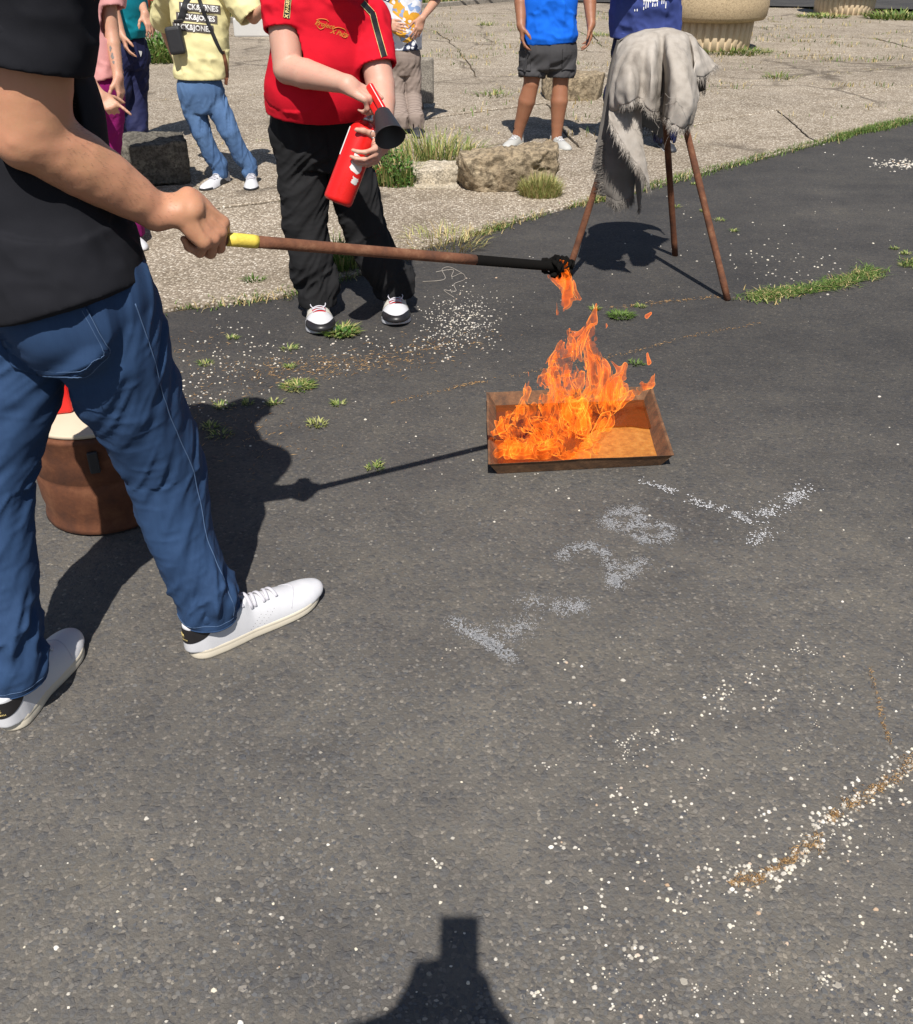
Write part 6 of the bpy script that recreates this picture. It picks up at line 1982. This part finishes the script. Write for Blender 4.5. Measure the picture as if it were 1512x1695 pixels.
# ---- man in bright blue with shorts
blu = person('person in bright blue t-shirt and charcoal shorts standing behind the limestone block', V(.70, 7.75, 0), V(-1, 0, 0),
    J(908, 82, 7.78), J(914, -118, 7.80), J(914, -165, 7.74), V(.1, -.95, -.25),
    [J(868, -92, 7.8), J(962, -92, 7.8)], [J(862, -12, 7.8), J(976, -12, 7.8)], [J(863, 42, 7.68), J(979, 40, 7.68)],
    [J(880, 138, 7.74), J(928, 138, 7.76)], [foot(G(836, 250), (-.55, -1), .31), foot(G(942, 253), (.38, -1), .31)],
    [(V(.12, -.1, -1), V(1, 0, 0), CURL, ((.6, .6, .5), (.4, .8, .5), (.2, .9, .4))), (V(-.05, -.15, -1), V(-1, 0, 0), CURL, ((.7, .6, .2), (.4, .85, .2), (.2, .9, .2)))],
    M['skin_tan'], M['blue_tee'],
    [(-.06, .215, .165), (.12, .218, .168), (.40, .215, .165), (.65, .215, .15), (.84, .20, .12), (.95, .13, .09)],
    J(916, 73, 7.66), .62, M['grey_shorts'], (.112, .108, .1, .1), .0085, plen=.80 * .80, hipw=.112, sleever=.10, armr=(.058, .050, .046, .033), hsize=1.1, seed=13, amp=.013, hemn=(.06, 0, -1), shoe_m=dict(upper=M['grey_shoe'], sole=M['cream_rubber'], lace=M['white_leather']), waist=(.175, 1.2, .9), pants_name='shorts')
tr_o, tr_b = blu['pants']
for (u, v) in ((868, 100), (942, 98)):
    pts, fs = grid2(-.05, .05, -.075, .075, 8, 8)
    o = print_on(tr_o, tr_b, 'cargo_pocket', M['grey_shorts'], pts, fs, J(u, v, 7.5), V(1, 0, 0), V(0, .1, .99), unit(ray(900, 100)), .012)
    m = o.modifiers.new('t', 'SOLIDIFY'); m.thickness = .012; m.offset = -1

# ---- man in navy behind the tripod
nav = person('person in dark blue printed t-shirt standing behind the draped tripod', V(1.5, 7.6, 0), V(-1, .1, 0),
    J(1066, 82, 7.62), J(1070, -118, 7.55), J(1070, -168, 7.46), V(0, -.95, -.25),
    [J(1018, -92, 7.6), J(1124, -92, 7.6)], [J(1000, -30, 7.75), J(1140, -30, 7.75)], [J(1030, -20, 7.35), J(1110, -20, 7.35)],
    [J(1022, 160, 7.6), J(1096, 160, 7.6)], [foot(G(1022, 252), (-.1, -1), .29), foot(G(1114, 256), (.15, -1), .29)],
    [(V(.9, -.3, .1), V(0, .9, 0), CURL, THUMB), (V(-.9, -.3, .1), V(0, .9, 0), CURL, THUMB)],
    M['skin_mid'], M['navy_tee'],
    [(-.05, .245, .185), (.15, .262, .20, (0, -.02, 0)), (.40, .262, .205, (0, -.03, 0)), (.66, .24, .17), (.84, .21, .13), (.95, .14, .09)],
    J(1066, 70, 7.5), .62, M['navy'], (.118, .108, .10, .092), .009, sleever=.10, armr=(.058, .048, .044, .032), seed=17, amp=.012, hemn=(-.12, 0, -1), shoe_m=dict(upper=M['dark_shoe'], sole=M['white_leather'], lace=M['sticker']), waist=(.19, 1.25, .95))
tee, tb = nav['tee']
rs = random.Random(2)
mbp, mfp = [], []
for k in range(15):
    x = (k - 7) * .016; h = rs.uniform(.02, .11)
    n_ = len(mbp); mbp += [(x - .003, .02), (x + .003, .02), (x + .003, .02 - h), (x - .003, .02 - h)]; mfp.append((n_, n_ + 1, n_ + 2, n_ + 3))
for k in range(5):
    x = -.055 + k * .022; n_ = len(mbp); mbp += [(x, -.02), (x + .017, -.02), (x + .017, .004), (x, .004)]; mfp.append((n_, n_ + 1, n_ + 2, n_ + 3))
print_on(tee, tb, 'shirt_print', M['white_print'], mbp, mfp, J(1078, -3, 7.2), V(1, 0, 0), V(0, .1, .99), unit(ray(1078, 0)), .004)

# ---- person in the floral shirt, hands on hips
def floral_mat():
    t = NT('floral_cloth'); p = t.pos((1, .35, 1))
    wob = t.n('ShaderNodeTexNoise', i_Scale=9, i_Detail=3); t.l(p, wob.inputs['Vector'])
    ma = t.n('ShaderNodeVectorMath', operation='MULTIPLY_ADD'); t.l(wob.outputs['Color'], ma.inputs[0]); ma.inputs[1].default_value = (.06, .06, .06); t.l(p, ma.inputs[2])
    v = t.vor(ma.outputs[0], 9.5); v2 = t.vor(ma.outputs[0], 31)
    s1 = t.n('ShaderNodeSeparateColor'); t.l(v.outputs['Color'], s1.inputs[0]); s2 = t.n('ShaderNodeSeparateColor'); t.l(v2.outputs['Color'], s2.inputs[0])
    base = t.ramp(s1.outputs[0], [(0, (.62, .30, .02)), (.38, (.70, .38, .04)), (.42, (.62, .68, .78)), (.80, (.70, .72, .76)), (.84, (.02, .025, .06)), (1, (.03, .04, .09))])
    base.node.color_ramp.interpolation = 'LINEAR'
    pet = t.math('MULTIPLY', t.math('GREATER_THAN', s2.outputs[1], .62), t.math('LESS_THAN', v2.outputs['Distance'], .5))
    cc = t.mix(pet, base, (.74, .76, .80)); dk = t.math('GREATER_THAN', s2.outputs[2], .86); cc = t.mix(t.math('MULTIPLY', dk, .8), cc, (.16, .30, .58))
    t.col(cc).rough(.8); return t.m
flo = person('person in floral shirt and brown checked trousers with hands on hips', V(-.45, 8.5, 0), V(-1, 0, 0),
    J(668, 96, 8.5), J(666, -82, 8.5), J(664, -128, 8.45), V(.2, -.95, -.2),
    [J(634, -64, 8.5), J(708, -64, 8.5)], [J(606, 10, 8.55), J(722, 0, 8.6)], [J(640, 40, 8.32), J(699, 30, 8.34)],
    [J(658, 158, 8.45), J(684, 158, 8.48)], [foot(G(655, 232), (-.2, -1), .28), foot(G(694, 232), (.15, -1), .28)],
    [(V(.9, -.2, -.2), V(.1, .9, -.2), ((.2, .25, .2),) * 4, THUMB), (V(-.35, -.2, -.9), V(-.5, .85, 0), ((.2, .25, .2),) * 4, THUMB)],
    M['skin_mid'], floral_mat(),
    [(-.14, .165, .125), (.08, .160, .120), (.40, .160, .120), (.68, .170, .12), (.86, .16, .10), (.95, .12, .085)],
    J(672, 84, 8.4), .85, M['check'], (.082, .074, .070, .066), .0085, hipw=.068, sleever=.085, seed=23, amp=.007, shoe_m=dict(upper=M['dark_shoe'], sole=M['black_rubber'], lace=M['dark_shoe']), armr=(.044, .038, .034, .025), tee_name='shirt', waist=(.128, 1.12, .9))

# ---- person in teal with navy track trousers
tea = person('person in teal top and navy track trousers standing behind the dark stone', V(-2.7, 7.7, 0), V(-.75, -.66, 0),
    J(207, 84, 7.75), J(203, -112, 7.75), J(204, -160, 7.7), V(.7, -.7, -.2),
    [J(172, -88, 7.62), J(232, -88, 7.9)], [J(182, -10, 7.5), J(230, -5, 7.85)], [J(202, 58, 7.42), J(240, 22, 7.65)],
    [J(196, 150, 7.62), J(224, 148, 7.78)], [foot(G(206, 252), (.35, -1), .29), foot(G(266, 251), (1, -.42), .29)],
    [(V(.25, -.2, -.9), V(.6, .3, .2), CURL, THUMB), (V(.35, -.3, -.85), V(-.6, .5, -.2), ((.3, .4, .3),) * 4, ((.7, .5, .3), (.4, .8, .3), (.2, .9, .3)))],
    M['skin_mid'], M['teal'],
    [(-.05, .178, .14), (.15, .176, .14), (.42, .18, .14), (.68, .185, .13), (.86, .175, .105), (.95, .12, .085)],
    J(207, 67, 7.6), .70, M['navy'], (.110, .098, .09, .082), .009, sleever=.086, seed=29, amp=.014, hemn=(.1, 0, -1), shoe_m=dict(upper=M['grey_shoe'], sole=M['cream_rubber'], lace=M['white_leather']), armr=(.046, .040, .036, .027), waist=(.15, 1.15, .9))
tr_o, tr_b = tea['pants']
p2, f2 = [(-.012, .02), (.014, .016), (.010, -.002), (-.002, -.026), (-.006, -.004)], [(0, 1, 2, 3, 4)]
print_on(tr_o, tr_b, 'emblem', M['white_print'], p2, f2, J(232, 88, 7.5), V(1, 0, 0), V(0, 0, 1), unit(ray(232, 88)), .004)

# ---- person in pink with fuchsia trousers
POINT = ((.10, .12, .1), (1.1, 1.3, .9), (1.2, 1.3, .9), (1.2, 1.3, .9))
pin = person('person in pink t-shirt and fuchsia trousers pointing at the ground behind the bare forearm', V(-2.15, 5.45, 0), V(-.96, -.25, 0),
    J(146, 150, 5.52), J(128, -150, 5.55), J(128, -215, 5.5), V(.6, -.7, -.3),
    [J(88, -110, 5.45), J(172, -100, 5.62)], [J(96, 60, 5.32), J(184, 50, 5.52)], [J(166, 158, 5.15), J(196, 128, 5.42)],
    [J(138, 262, 5.45), J(172, 262, 5.52)], [foot(G(212, 392), (.75, -.66), .26), foot(G(238, 420), (.6, -.8), .26)],
    [(V(.72, -.25, -.62), V(.2, .5, -.8), POINT, ((.65, .45, .5), (.5, .6, .6), (.3, .8, .5))), (V(.05, -.15, -1), V(-.9, .1, 0), CURL, THUMB)],
    M['skin_mid'], M['pink_tee'],
    [(-.14, .212, .170), (.10, .196, .155), (.40, .178, .138), (.68, .185, .125), (.86, .17, .10), (.95, .12, .085)],
    J(146, 140, 5.4), .74, M['fuchsia'], (.105, .096, .09, .082), .0085, sleever=.088, seed=31, amp=.010, hemn=(.25, 0, -1), shoe_m=dict(upper=M['white_leather'], sole=M['cream_rubber'], lace=M['lace']), armr=(.046, .041, .037, .027), waist=(.155, 1.15, .9))
bo, bt = pin['body']
for (u, v, sz) in ((183, 80, .8), (186, 92, 1.0), (188, 103, .7)):
    c0 = project(bt, [(0, 0)], J(u, v, 5.0), V(1, 0, 0), V(0, .2, .98), unit(ray(u, v)), .001)[0]
    pts = [(0, 0)] + [(math.cos(a) * .009 * sz * (1 + .35 * math.sin(a * 3 + u)), math.sin(a) * .016 * sz * (1 + .3 * math.sin(a * 2 + v))) for a in np.linspace(0, 6.283, 13)[:-1]]
    out = []
    for p in pts:
        w = c0 + V(p[0], 0, p[1]); h, nn, _, _ = bt.find_nearest(Vector(w)); out.append(np.array(h) + np.array(nn) * .0012)
    add('tattoo', out, [(0, k, k % 12 + 1) for k in range(1, 13)], M['tattoo'], bo, False)
# ---- someone mostly hidden behind the man in red
hid = person('person in grey trousers and red and white shoes mostly hidden behind the man in red', V(-.95, 6.6, 0), V(-1, 0, 0),
    J(573, 138, 6.62), J(566, -60, 6.62), J(566, -110, 6.56), V(.2, -.95, -.2),
    [J(530, -38, 6.6), J(602, -38, 6.6)], [J(522, 40, 6.6), J(604, 40, 6.62)], [J(530, 90, 6.45), J(597, 92, 6.5)],
    [J(556, 218, 6.55), J(606, 214, 6.58)], [foot(G(528, 306), (-.25, -1), .27), foot(G(628, 296), (.1, -1), .27)],
    [(V(.1, -.1, -1), V(1, 0, 0), CURL, THUMB), (V(-.05, -.15, -1), V(-1, 0, 0), CURL, THUMB)],
    M['skin_pale'], M['slab_grey'] if False else M['white_print'],
    [(-.08, .150, .12), (.15, .15, .12), (.45, .15, .12), (.7, .16, .12), (.86, .155, .10), (.95, .11, .08)],
    J(573, 122, 6.5), .7, M['grey_shorts'], (.088, .078, .072, .066), .010, sleever=.075, seed=37, shoe_m=dict(upper=M['red_shoe'], sole=M['white_leather'], lace=M['lace']), armr=(.040, .035, .031, .023), waist=(.13, 1.12, .9))

# ---- the photographer behind the camera, whose shadow falls into the picture
ph_c = CAMP - V(.0185, 0, 0) - UPV * .056 - FWD * .011
phone = thing('phone', 'dark phone held up by the photographer', 'phone', ph_c)
Rp = np.stack([V(1, 0, 0), FWD, UPV], 1)
bevel(MB().box(ph_c, .0715, .008, .147, Rp).build('case', M['phone'], phone, False), .004, 3)
wRp, wLp = ph_c + V(.058, -.065, -.105), ph_c + V(-.088, -.05, -.092)
person('person photographing with a phone held out, outside the picture', V(0, -.5, 0), V(1, 0, 0),
    V(.0, -.50, .98), V(.0, -.36, 1.44), V(.0, -.25, 1.58), V(0, .9, -.3),
    [V(.19, -.45, 1.40), V(-.19, -.45, 1.40)], [V(.20, -.32, 1.14), V(-.50, -.15, 1.31)], [wRp, wLp],
    [V(.10, -.48, .50), V(-.10, -.48, .50)], [(V(.10, -.56, 0), V(.13, -.28, 0)), (V(-.10, -.56, 0), V(-.13, -.28, 0))],
    [(V(-.35, .45, .75), V(-.85, .3, -.2), GRIP, ((.5, .8, .2), (.2, .9, .2), (.1, .9, .2))), (V(.40, .45, .75), V(.85, .3, -.2), GRIP, ((.5, .8, .2), (.2, .9, .2), (.1, .9, .2)))],
    M['skin_mid'], M['black_tee'],
    [(-.05, .18, .13), (.2, .175, .13), (.5, .18, .13), (.75, .185, .125), (.9, .16, .10), (.96, .12, .085)],
    V(0, -.5, .92), .6, M['denim'], (.09, .075, .065, .06), .012, sleever=.08, seed=41, armr=(.044, .038, .034, .026), waist=(.145, 1.15, .85))
